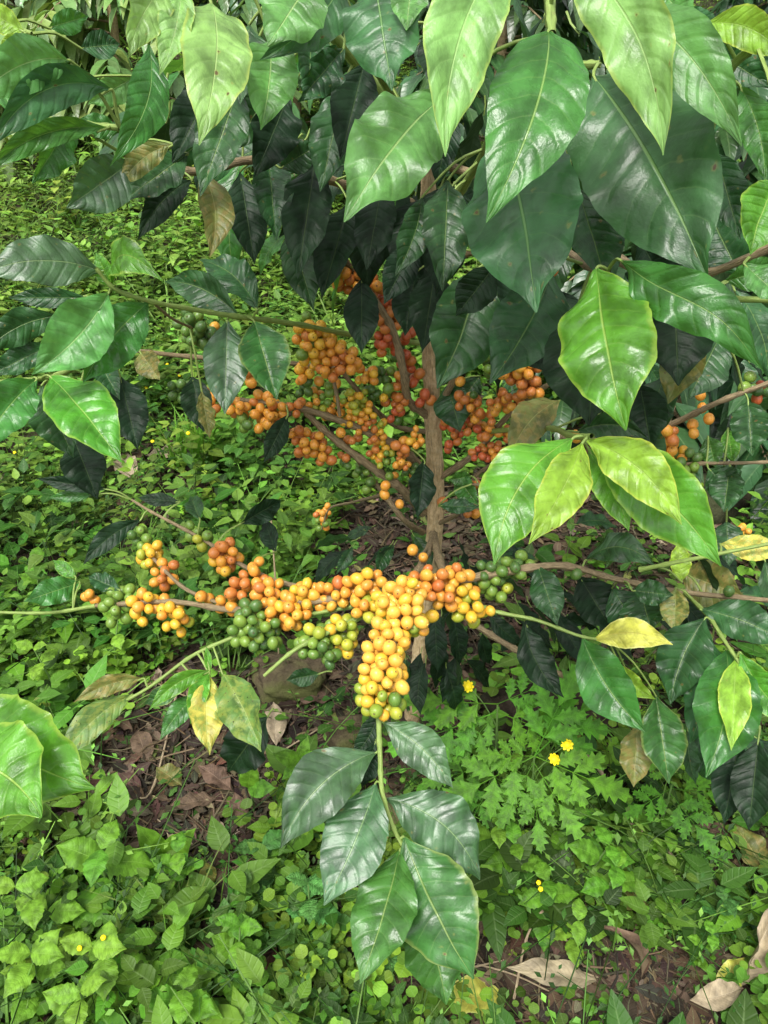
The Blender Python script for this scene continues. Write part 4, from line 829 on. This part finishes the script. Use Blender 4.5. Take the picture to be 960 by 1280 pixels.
# coffee bushes up the slope behind
def back_bush(x, y, hgt, seed, label, tint):
    rr = random.Random(seed); z = float(gz(x, y)); o = link('coffee_bush', None, None, (x, y, z), label, 'coffee bush', 'coffee bushes on the slope behind')
    V, Q, UV = tube_data([Vector((0, 0, hgt * i / 8)) + Vector((rr.gauss(0, .01), rr.gauss(0, .01), 0)) for i in range(9)], .028, .008, 8, 2, .08, seed)
    link('trunk', mesh_np('trunk', V, Q, [BARK], uv=UV), o); A = Acc(); ind = []
    T_l = small_leaf(.15, .06, 4, 'ovate', .3, -.35)
    for lv in range(int(hgt * 16)):
        h = .15 + (hgt - .15) * lv / (hgt * 16); reach = (.85 - .55 * (h / hgt)) * rr.uniform(.8, 1.15)
        for e in range(3):
            az = rr.uniform(0, 6.28); P = []
            for k in range(6):
                t_ = k / 5; P.append(Vector((math.cos(az) * reach * t_, math.sin(az) * reach * t_, h + .18 * t_ - .35 * t_ * t_)))
            if e == 0:
                v, q, u = tube_data(P, .006, .0025, 4); link('branch', mesh_np('branch', v, q, [TWIG], uv=u), o)
            for k in range(9):
                p = P[0].lerp(P[-1], .25 + k / 12 * 1.0) ; p.z = h + .18 * (.25 + k / 12) - .35 * (.25 + k / 12) ** 2
                for sd in (-1, 1):
                    v = tf(T_l[0], az - math.pi / 2 + sd * rr.uniform(.7, 1.2), rr.uniform(-.9, -.1), p) ; v = np.array(p) + (v - np.array(p)) * rr.uniform(.7, 1.15)
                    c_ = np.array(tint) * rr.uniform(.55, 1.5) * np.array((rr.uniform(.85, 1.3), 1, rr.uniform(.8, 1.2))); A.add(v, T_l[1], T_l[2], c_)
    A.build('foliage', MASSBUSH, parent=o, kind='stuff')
LB = ['dense coffee bush high on the slope at the very top left corner', 'coffee bush behind the top left leaves, left of the dark gap', 'coffee bush on the slope behind the pale hanging leaves', 'shaded coffee bush behind the crown of the fruiting one', 'coffee bush behind the right part of the crown', 'coffee bush on the slope at the top right corner', 'coffee bush beyond the twigs at the right edge', 'low coffee bush at the left edge behind the weeds', 'coffee bush glimpsed between the leaves right of the crown', 'coffee bush in shade beyond the right hand cherries']
for k, (x, y, h, tn) in enumerate(((-3.6, 6.6, 2.2, (.16, .28, .13)), (-2.5, 6.2, 2.0, (.19, .32, .14)), (-1.5, 6.6, 2.1, (.14, .25, .11)), (-.5, 6.3, 2.1, (.04, .11, .04)), (.7, 5.6, 2.0, (.035, .10, .035)), (3.0, 6.5, 2.2, (.07, .16, .05)),  # pale tints put haze into the leaf colour, dark ones the shade
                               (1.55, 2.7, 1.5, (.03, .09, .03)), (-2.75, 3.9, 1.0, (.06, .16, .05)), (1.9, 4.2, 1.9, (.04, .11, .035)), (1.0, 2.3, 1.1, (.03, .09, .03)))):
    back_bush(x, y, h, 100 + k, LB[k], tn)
for k, (x, y, h, tn, lb) in enumerate(((-2.3, 4.9, 1.3, (.19, .32, .10), 'haze-paled coffee bush behind the dark top left leaves'), (-1.35, 4.6, 1.25, (.18, .31, .09), 'haze-paled coffee bush seen through the gap left of the pale hanging leaf'), (-3.1, 5.3, 1.5, (.10, .2, .06), 'coffee bush at the left edge below the top corner'), (-.45, 4.4, 1.1, (.07, .16, .05), 'coffee bush behind the shaded leaves left of the trunk'), (.5, 3.9, 1.3, (.05, .12, .04), 'coffee bush hidden behind the crown right of the trunk'))):  # the lightest tints stand in for haze over these bushes
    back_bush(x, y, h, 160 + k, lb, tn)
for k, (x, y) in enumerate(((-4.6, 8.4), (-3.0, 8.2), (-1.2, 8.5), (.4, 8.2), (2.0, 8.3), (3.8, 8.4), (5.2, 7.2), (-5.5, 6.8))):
    back_bush(x, y, 2.4, 130 + k, 'coffee bush in the far row up the slope, ' + ['second from the left', 'third from the left', 'behind the pale hanging leaves', 'behind the shaded crown leaves', 'behind the two young pale leaves', 'behind the top right corner', 'rightmost of all', 'leftmost of all'][k], (.06, .15, .05))

# ---------------------------------------------------------------- weeds seen one by one
def wleaf_mesh(mat, L=.05, W=.03, serr=0, seed=0, kind=1):
    V, Q, UV = leaf_data(L, W, Vector((0, 1, 0)), Vector((0, 0, 1)), b=.06, f=.2, wv=.05, q=.045, rows=16, cols=3, seed=seed, kind=kind, droop=.15, curl=.2)
    V = V.reshape(17, 7, 3)
    if serr:
        for i in range(1, 16):
            V[i, 0, 0] *= 1 + serr * (i % 2 - .4); V[i, 6, 0] *= 1 + serr * (i % 2 - .4)
    return mesh_np('leaf', V.reshape(-1, 3), Q, [WEED[mat]], uv=UV)
WLM = {}
def wlm(mat, serr, ar):
    k = (mat, serr, ar)
    if k not in WLM: WLM[k] = wleaf_mesh(mat, .05, .05 * ar, serr, len(WLM))
    return WLM[k]
def weed(px, py, hgt, pairs, lsize, mat, label, serr=.12, ar=.62, flowers=0, group=None, seed=0, name='weed', cat='weed', top=True):
    p = hit(px, py); rr = random.Random(seed or int(px * 7 + py)); p = p - Vector((0, 0, .0))
    # px,py is where the plant's crown shows: put its foot below that
    d = (p - CAM).normalized(); p = p - Vector((d.x, d.y, 0)) * (hgt / max(.3, -d.z)) * .8; p.z = float(gz(p.x, p.y))
    o = link(name, None, None, p, label, cat, group)
    ln = Vector((rr.uniform(-.2, .2), rr.uniform(-.2, .2), 0)) * hgt; P = [Vector((0, 0, -.01)), ln * .4 + Vector((0, 0, hgt * .5)), ln + Vector((0, 0, hgt))]
    S_ = cat_rom(P, 6); v, q, u = tube_data(S_, .0024, .0012, 6, 4); link('stem', mesh_np('stem', v, q, [WEEDSTEM], uv=u), o)
    for k in range(pairs):
        t_ = (k + 1) / pairs; pp = S_[int(t_ * (len(S_) - 1))]; yaw = k * 1.57 + rr.uniform(-.3, .3); g = lsize / .05 * (1.1 - .45 * t_)
        for e in (0, math.pi):
            l_ = link('leaf', wlm(mat, serr, ar), o, pp); l_.rotation_euler = (rr.uniform(-.25, .45), rr.uniform(-.25, .25), yaw + e + rr.uniform(-.3, .3)); s_ = g * rr.uniform(.85, 1.15); l_.scale = (s_, s_, s_)
    for f in range(flowers):
        q_ = S_[-1] + Vector((rr.uniform(-.02, .02), rr.uniform(-.02, .02), rr.uniform(.0, .015))); flower(o, q_, .0038, YEL, False)
    return o
def flower(par, pos, r, mat, petals=True):
    V = []; Q = []; mi = []; U, N = 10, 5
    for i in range(N + 1):
        e = math.pi / 2 * i / N
        for j in range(U):
            a = 2 * math.pi * j / U; k = 1 + (.12 * (j % 2) if i < 2 else 0); V.append((r * k * math.cos(e) * math.cos(a), r * k * math.cos(e) * math.sin(a), r * .75 * math.sin(e)))
    for i in range(N):
        for j in range(U): Q.append((i * U + j, i * U + (j + 1) % U, (i + 1) * U + (j + 1) % U, (i + 1) * U + j))
    f = link('flower', mesh_np('flower', V, Q, [mat], uv=np.zeros((len(V), 2))), par, pos); f.rotation_euler = (random.uniform(.2, .7), random.uniform(-.3, .3), 0)
    if petals:
        V = []; Q = []
        for k in range(8):
            a = k * math.pi / 4; n0 = len(V); c_, s_ = math.cos(a), math.sin(a)
            for (rr_, w_, z_) in ((.3, .3, .05), (.9, .42, .15), (1.35, .3, .05), (1.5, .08, -.05)):
                for sg in (-1, 1): V.append((r * (rr_ * c_ - sg * w_ * s_), r * (rr_ * s_ + sg * w_ * c_), r * z_))
            for i in range(3): Q.append((n0 + i * 2, n0 + i * 2 + 1, n0 + i * 2 + 3, n0 + i * 2 + 2))
        link('petals', mesh_np('petals', V, Q, [mat], uv=np.zeros((len(V), 2))), f)
    return f
def fern_leaf(seed, mat='fern'):
    rr = random.Random(seed); Vs, Qs, Us, n = [], [], [], 0
    for (t_, sd, L) in ((.3, -1, .32), (.3, 1, .34), (.6, -1, .34), (.6, 1, .32), (.8, 0, .44)):
        L_ = L * .165; a = math.radians(rr.uniform(40, 58)) * sd; ax = Vector((math.sin(a), math.cos(a), rr.uniform(-.1, .1)))
        V, Q, UV = leaf_data(L_, L_ * .46, ax, Vector((0, 0, 1)), f=.2, rows=11, cols=3, seed=seed + n, kind=0, q=.02); V = V.reshape(12, 7, 3)
        ctr = V[:, 3:4].copy()
        for i in range(1, 11):
            V[i, [0, 6]] = ctr[i] + (V[i, [0, 6]] - ctr[i]) * (1.3 if i % 2 else .66); V[i, [1, 5]] = ctr[i] + (V[i, [1, 5]] - ctr[i]) * (1.15 if i % 2 else .75)
            if i % 2: V[i, [0, 6]] += np.array(ax) * L_ * .07
        V = V.reshape(-1, 3) + np.array((0, t_ * .1, 0)); Vs.append(V); Qs.append(Q + n); Us.append(UV); n += len(V)
    v, q, u = tube_data([Vector((0, 0, 0)), Vector((0, .04, .002)), Vector((0, .082, 0))], .001, .0006, 4); Vs.append(np.array(v)); Qs.append(np.array(q) + n); Us.append(np.array(u))
    return mesh_np('leaf', np.vstack(Vs), np.vstack(Qs), [WEED[mat]], uv=np.vstack(Us))
FERN = [fern_leaf(s) for s in range(3)]
def flower_weed(fl, crown, d, label, seed):
    """toothed feathery weed; fl: flower pixels, crown: leaf pixels, all at view depth d"""
    rr = random.Random(seed); p0 = at(crown[0][0], crown[0][1], d); foot = Vector((p0.x, p0.y + .02, float(gz(p0.x, p0.y + .02)))); o = link('yellow_flower_weed', None, None, foot, label, 'flowering weed')
    topz = at(*crown[0], d); S_ = cat_rom([Vector((0, 0, 0)), (topz - foot) * .5 + Vector((.01, 0, 0)), topz - foot], 8)
    v, q, u = tube_data(S_, .003, .0016, 6, 6); link('stem', mesh_np('stem', v, q, [WEEDSTEM], uv=u), o)
    for (x, y) in fl:
        q_ = at(x, y, d - .01) - foot; v, q, u = tube_data(cat_rom([S_[-4], (S_[-4] + q_) / 2 + Vector((0, 0, .01)), q_], 5), .0011, .0009, 5); link('flower_stalk', mesh_np('flower_stalk', v, q, [WEEDSTEM], uv=u), o)
        flower(o, q_, .0068, YEL)
    for k, (x, y) in enumerate(crown[1:]):
        q_ = at(x, y, d + rr.uniform(-.01, .03)) - foot; st = min(S_, key=lambda s: (s - q_ - Vector((0, 0, .02))).length)
        ax = (q_ - st); ax = ax.normalized() if ax.length > .001 else Vector((1, 0, 0)); up = (CAM - (foot + q_)).normalized(); up = (up - ax * up.dot(ax)).normalized(); s_ = max(.45, min(1.1, (q_ - st).length / .07))
        l_ = link('leaf', FERN[k % 3], o, st); l_.rotation_euler = Matrix((ax.cross(up), ax, up)).transposed().to_euler(); l_.scale = (s_ * 1.2, s_ * 1.2, s_)
flower_weed([(585, 858)], [(622, 880), (575, 878), (600, 915), (650, 868), (660, 905), (565, 910)], 1.3, 'feathery leaved weed with a single yellow flower below the green cherries', 3)
flower_weed([(693, 949), (709, 931)], [(668, 945), (690, 900), (640, 945), (650, 985), (690, 990), (715, 965), (620, 970), (670, 1010), (710, 905)], 1.27, 'feathery leaved weed carrying two yellow flowers at its right', 4)
flower_weed([], [(615, 955), (580, 965), (640, 985), (600, 1005)], 1.36, 'feathery leaved weed without flowers, left of the two yellow flowers', 5)
flower_weed([], [(840, 980), (815, 1000), (870, 990), (825, 960), (860, 1020)], 1.32, 'feathery leaved weed without flowers below the large right hand leaf', 6)
flower_weed([], [(840, 1080), (815, 1070), (870, 1075), (825, 1100), (860, 1105)], 1.4, 'feathery leaved weed among brown litter near the right edge', 7)
weed(385, 1135, .14, 4, .055, 'nettle', 'nettle like weed with dark crinkled toothed leaves beside the hanging coffee leaves', .3, .68, top=True)
weed(480, 1170, .10, 3, .05, 'nettle', 'nettle like weed with crinkled leaves behind the brightest hanging leaf', .3, .68)
WL = [(115, 1060, .12, 3, .075, 'weed', 'broad leaved weed with long pointed leaves at the left of the bare patch'), (60, 1110, .14, 4, .055, 'weedl', 'pale weed with opposite leaves under the blurred corner leaves'),
 (150, 1175, .13, 4, .055, 'weedl', 'yellow flowered creeper in the lower left weeds'), (25, 1190, .13, 4, .055, 'weedl', 'leafy weed at the left edge low in the photo'), (90, 1235, .12, 4, .055, 'weedl', 'leafy weed near the bottom left corner'),
 (215, 1250, .10, 3, .06, 'weed', 'broad leaved weed at the bottom edge left of centre'), (290, 1180, .12, 4, .045, 'weed', 'weed with small opposite leaves left of the nettle like weed'), (330, 1075, .07, 2, .06, 'weedd', 'low weed with broad leaves beside the hanging coffee leaves'),
 (215, 1085, .09, 3, .05, 'weed', 'weed at the lower rim of the bare patch'), (650, 1080, .10, 3, .05, 'weed', 'leafy weed right of the large veined hanging leaf'), (690, 1115, .10, 3, .05, 'weed', 'leafy weed with tiny yellow flowers above the long dry stalk'),
 (745, 1060, .12, 3, .055, 'weed', 'leafy weed beside the thin bare twig'), (755, 1110, .10, 3, .055, 'weed', 'leafy weed below the thin bare twig'), (720, 1150, .09, 3, .045, 'weedl', 'light green weed low at the right of centre'),
 (610, 1035, .10, 3, .05, 'weedl', 'light green weed touching the tip of the hanging grey green leaf'), (705, 1015, .09, 3, .045, 'weed', 'weed right under the pair of yellow flowers'), (840, 1060, .08, 3, .04, 'weed', 'small weed near the dark leaves at the right edge'),
 (800, 1020, .09, 3, .04, 'weed', 'weed below the olive leaf tip'), (890, 1140, .08, 3, .04, 'weedd', 'dark weed at the right over brown litter'), (870, 1180, .08, 3, .03, 'weed', 'small toothed weed above the curled pale dry leaf'),
 (40, 730, .12, 3, .05, 'weed', 'weed at the left edge under the green branch end'), (130, 800, .12, 4, .045, 'weedl', 'yellowish weed under the left cherries'), (60, 830, .12, 4, .045, 'weedl', 'yellowish weed at the left edge above the blurred leaves'), (200, 800, .08, 3, .03, 'weed', 'round leaved weed under the leftmost yellow cherries')]
for x, y, h, n, ls, mt, lb in WL: weed(x, y, h * 1.35, n, ls * 1.25, mt, lb, .1 if 'round' not in lb else 0, .66, flowers=2 if 'flower' in lb and 'pair' not in lb and 'without' not in lb else 0)
# upright sprout with three long smooth leaves at the bottom
def sprout(px, py, d, tips, label, mat='weedl', ar=.38):
    c_ = at(px, py, d); foot = Vector((c_.x, c_.y + .01, float(gz(c_.x, c_.y)))); o = link('sprout', None, None, foot, label, 'sprout'); top_ = c_ - foot
    v, q, u = tube_data(cat_rom([Vector((0, 0, 0)), top_ * .5 + Vector((.004, 0, 0)), top_], 6), .0022, .0016, 6); link('stem', mesh_np('stem', v, q, [WEEDSTEM], uv=u), o)
    for k, (x, y, dd) in enumerate(tips):
        T = at(x, y, dd) - foot; ax = T - top_; nr = CAM - (foot + T)
        V, Q, UV = leaf_data(ax.length, ax.length * ar, ax, nr, b=.08, f=.25, q=.012, rows=20, cols=3, seed=k, kind=1); link('leaf', mesh_np('leaf', V, Q, [WEED[mat]], uv=UV), o, top_)
sprout(785, 1258, 1.36, [(778, 1196, 1.33), (836, 1280, 1.3), (750, 1262, 1.33), (800, 1290, 1.28)], 'bright sprout with long smooth leaves at the bottom edge right of centre')
sprout(310, 985, 1.45, [(315, 950, 1.42), (345, 985, 1.42)], 'sprout with an oval ribbed leaf on a long stalk over the bare patch', 'weed', .55)
sprout(375, 952, 1.38, [(340, 942, 1.35), (400, 940, 1.36), (352, 975, 1.35), (385, 920, 1.38)], 'green sprout left of the hanging coffee leaves over bare soil', 'weed', .5)
sprout(205, 1075, 1.4, [(170, 1030, 1.36), (245, 1035, 1.36), (180, 1090, 1.34), (240, 1090, 1.34)], 'weed with long toothed leaves rising left of the bare patch', 'weed', .45)
# grass clump at the left
def grass_clump(px, py, n, h, label, seed):
    p = hit(px, py); o = link('grass_clump', None, None, p, label, 'grass'); rr = random.Random(seed)
    for k in range(n):
        hh = h * rr.uniform(.5, 1.1); a = rr.uniform(0, 6.28); ln = rr.uniform(.15, .6) * hh; P = cat_rom([Vector((0, 0, 0)), Vector((math.cos(a) * ln * .3, math.sin(a) * ln * .3, hh * .6)), Vector((math.cos(a) * ln, math.sin(a) * ln, hh * rr.uniform(.75, 1)))], 6)
        V = []; Q = []; U = []; sd = Vector((-math.sin(a), math.cos(a), 0)) if rr.random() < .5 else Vector((1, 0, 0))
        for i, q in enumerate(P):
            t_ = i / (len(P) - 1); w_ = .0045 * (1 - t_) ** .7 + .0002
            for s_ in (-1, 0, 1): V.append(q + sd * s_ * w_ + Vector((0, 0, abs(s_) * w_ * .4))); U.append(((s_ + 1) / 2, t_))
        Q = [(i * 3 + j, i * 3 + j + 1, i * 3 + j + 4, i * 3 + j + 3) for i in range(len(P) - 1) for j in range(2)]
        b_ = link('blade', mesh_np('blade', V, Q, [WEED['weed']], uv=np.array(U)), o, Vector((rr.gauss(0, .015), rr.gauss(0, .015), 0)))
grass_clump(255, 600, 34, .30, 'upright clump of grass behind the left branches in the weeds', 1)
grass_clump(290, 560, 22, .24, 'second clump of grass right beside the taller one', 2)
grass_clump(225, 585, 18, .2, 'short clump of grass left of the taller one', 3)

# ---------------------------------------------------------------- fallen leaves and stalks seen one by one
def fallen(px, py, Lpx, ang, ar, mat, label, seed, lift=.012, curl=0, f=.3, tw=.5, tilt=(.2, .1), b=.08):
    p = hit(px, py); d = (p - CAM).dot(FW); L = Lpx * d / F
    V, Q, UV = leaf_data(L, L * ar, Vector((0, 1, 0)), Vector((0, 0, 1)), c=random.Random(seed).uniform(-.08, .08), b=b, f=f, wv=.1, q=.03, tw=tw, rows=26, cols=4, seed=seed, curl=curl)
    V = V - V.mean(0); o = link('dry_leaf' if mat.startswith('dry') else 'fallen_leaf', mesh_np('fallen_leaf', V, Q, [LM[mat]], uv=UV), None, p + Vector((0, 0, lift)), label, 'fallen leaf', 'fallen leaves on the ground')
    o.rotation_euler = (tilt[0], tilt[1], R(ang)); return o
fallen(930, 1215, 120, -35, .5, 'drypale', 'large pale curled dry leaf at the right edge near the bottom', 1, .09, 1.2, 1.1, 1.6, (.5, .3), .2)
fallen(885, 1268, 70, -80, .5, 'drypale', 'pale dry leaf lying below the large curled one', 2, .06, .6, .5, 1)
fallen(770, 1215, 95, 60, .34, 'dry', 'curled brown dry leaf arching left of the pale curled one', 3, .08, 1.5, 1.2, 1.4, (.6, .2), .3)
fallen(690, 1235, 120, 88, .3, 'drypale', 'long flat tan dry leaf above the bright sprout', 4, .045)
fallen(905, 1235, 60, -50, .5, 'yellow', 'yellow fallen leaf tucked under the pale curled one', 5, .035)
fallen(590, 1262, 100, 95, .5, 'yellow', 'yellow green fallen leaf at the bottom edge beside the hanging leaves', 6, .03)
fallen(215, 985, 42, 60, .75, 'olive', 'small yellowish fallen leaf in the bare patch', 7, .03)
fallen(245, 1010, 64, 110, .4, 'dry', 'reddish brown fallen leaf in the middle of the bare patch', 8, .02)
fallen(272, 985, 56, 60, .5, 'dry', 'crumpled brown leaf above the reddish one', 9, .03)
fallen(300, 1020, 50, 20, .5, 'dry', 'brown leaf right of the reddish one in the bare patch', 10, .02)
fallen(345, 915, 60, 10, .5, 'drypale', 'tan dry leaf under the blemished leaves', 11, .03)
fallen(180, 940, 55, 30, .5, 'dry', 'brown curled leaf at the upper left of the bare patch', 12, .02, .8)
fallen(395, 880, 60, 100, .5, 'dry', 'brown leaf beside the mossy stone', 13, .02)
fallen(555, 905, 55, 40, .5, 'dry', 'brown leaf right of the trunk foot', 14, .02)
fallen(610, 1165, 60, 70, .6, 'dry', 'brown leaf right of the broadest hanging leaf', 15, .02)
fallen(930, 1085, 80, 20, .55, 'olive', 'olive leaf lying near the right edge below the dark hanging leaves', 16, .05)
fallen(910, 1160, 80, 80, .5, 'mature', 'dark green fallen leaf on brown litter at the right', 17, .04)
fallen(785, 1140, 60, 75, .55, 'olive', 'yellow brown fallen leaf left of the toothed small weed', 18, .03)
fallen(890, 1060, 60, 70, .4, 'dry', 'pinkish brown dry leaf right of the feathery weed', 19, .04)
fallen(262, 1105, 36, 20, .6, 'sick', 'small yellow fallen leaf at the lower end of the bare patch', 20, .02)
fallen(160, 590, 60, 20, .5, 'drypale', 'tan dry leaf on the path behind the left leaves', 21, .02)
fallen(215, 575, 60, 100, .5, 'drypale', 'tan dry leaf farther back behind the left leaves', 22, .02)
def twig(pts, r0, r1, label, mat=STRAW, name='twig', lift=0):
    P = cat_rom([hit(x, y) + Vector((0, 0, z)) for x, y, z in pts], 8); V, Q, UV = tube_data([p - P[0] for p in P], r0, r1, 7, 7, .08, int(pts[0][0]))
    return link(name, mesh_np(name, V, Q, [mat], uv=UV), None, P[0], label, 'twig', 'dry twigs on the ground')
twig([(705, 960, .10), (745, 1010, .09), (775, 1060, .08), (830, 1090, .05), (860, 1110, .01)], .0035, .0022, 'thin bare twig slanting down from the two yellow flowers')
twig([(612, 1090, .04), (660, 1140, .04), (715, 1200, .02)], .0026, .0016, 'straight straw coloured stalk right of the hanging leaves')
twig([(225, 865, .02), (190, 1000, .02), (150, 975, .01)], .0025, .0015, 'bent thin twig at the left of the bare patch')
twig([(130, 975, .01), (185, 1020, .01), (225, 1050, .01)], .0026, .0016, 'thin twig crossing the lower left of the bare patch')
twig([(175, 1050, .02), (215, 1080, .03), (270, 1130, .01)], .003, .002, 'pale stalk along the lower rim of the bare patch')
twig([(640, 1260, .02), (655, 1190, .05), (680, 1160, .06), (720, 1170, .03)], .0022, .0012, 'curved dry stalk standing left of the arching brown leaf')
twig([(350, 750, .28), (352, 800, .18), (353, 860, .10)], .0022, .0015, 'reddish brown dead stalk hanging in front of the mossy stone', TWIG)
for k, (a, b) in enumerate((((560, 1205), (690, 1245)), ((540, 1230), (650, 1200)), ((560, 1190), (600, 1265)), ((640, 1215), (760, 1235)), ((890, 1110), (955, 1090)), ((330, 960), (420, 905)))):
    twig([(a[0], a[1], .01), ((a[0] + b[0]) / 2 + 8, (a[1] + b[1]) / 2, .025), (b[0], b[1], .01)], .0018, .0011, ['thin straw leaning right under the hanging leaves', 'thin straw leaning left under the hanging leaves', 'short upright straw under the hanging leaves', 'long straw lying above the tan dry leaf', 'dead stalk near the right edge on the litter', 'thin dead stalk between bare patch and trunk foot'][k])
# small yellow flower heads dotted through the weeds behind
FL = ((4, 565, .12, 'touching the left edge of the photo'), (30, 601, .1, 'left of the low dark leaf, upper of a pair'), (36, 590, .1, 'left of the low dark leaf, lower of a pair'), (172, 612, .1, 'beneath the tip of the dark leaf hanging from the left twig'),
      (198, 588, .1, 'right of the dark leaf hanging left'), (245, 600, .16, 'in front of the tall grass clump'), (230, 503, .1, 'just behind the dark green cherries at the left'), (100, 780, .1, 'in the yellowish weeds under the leftmost cherries'),
      (215, 490, .1, 'above the brown dry leaves behind the left twig'), (60, 540, .1, 'under the large bright leaf at the left edge'), (190, 520, .1, 'left of the unripe bunch on the slope'), (262, 390, .1, 'over the green left branch'), (110, 395, .1, 'between the pale leaves of the left branch'))
for k, (x, y, z, wh) in enumerate(FL):
    p = hit(x, y); q = p + Vector((0, 0, z)) - (p - CAM).normalized() * .05
    o = link('flower_stalk', None, None, Vector((q.x, q.y, float(gz(q.x, q.y)))), 'tiny yellow flower ' + wh, 'flower', 'tiny yellow flowers dotted in the weeds')
    hh = q.z - o.location.z; v, q_, u = tube_data([Vector((0, 0, 0)), Vector((.004, 0, hh / 2)), Vector((0, 0, hh))], .001, .0008, 4); link('stalk', mesh_np('stalk', v, q_, [WEEDSTEM], uv=u), o)
    flower(o, Vector((0, 0, hh)), .0055, YEL, False)
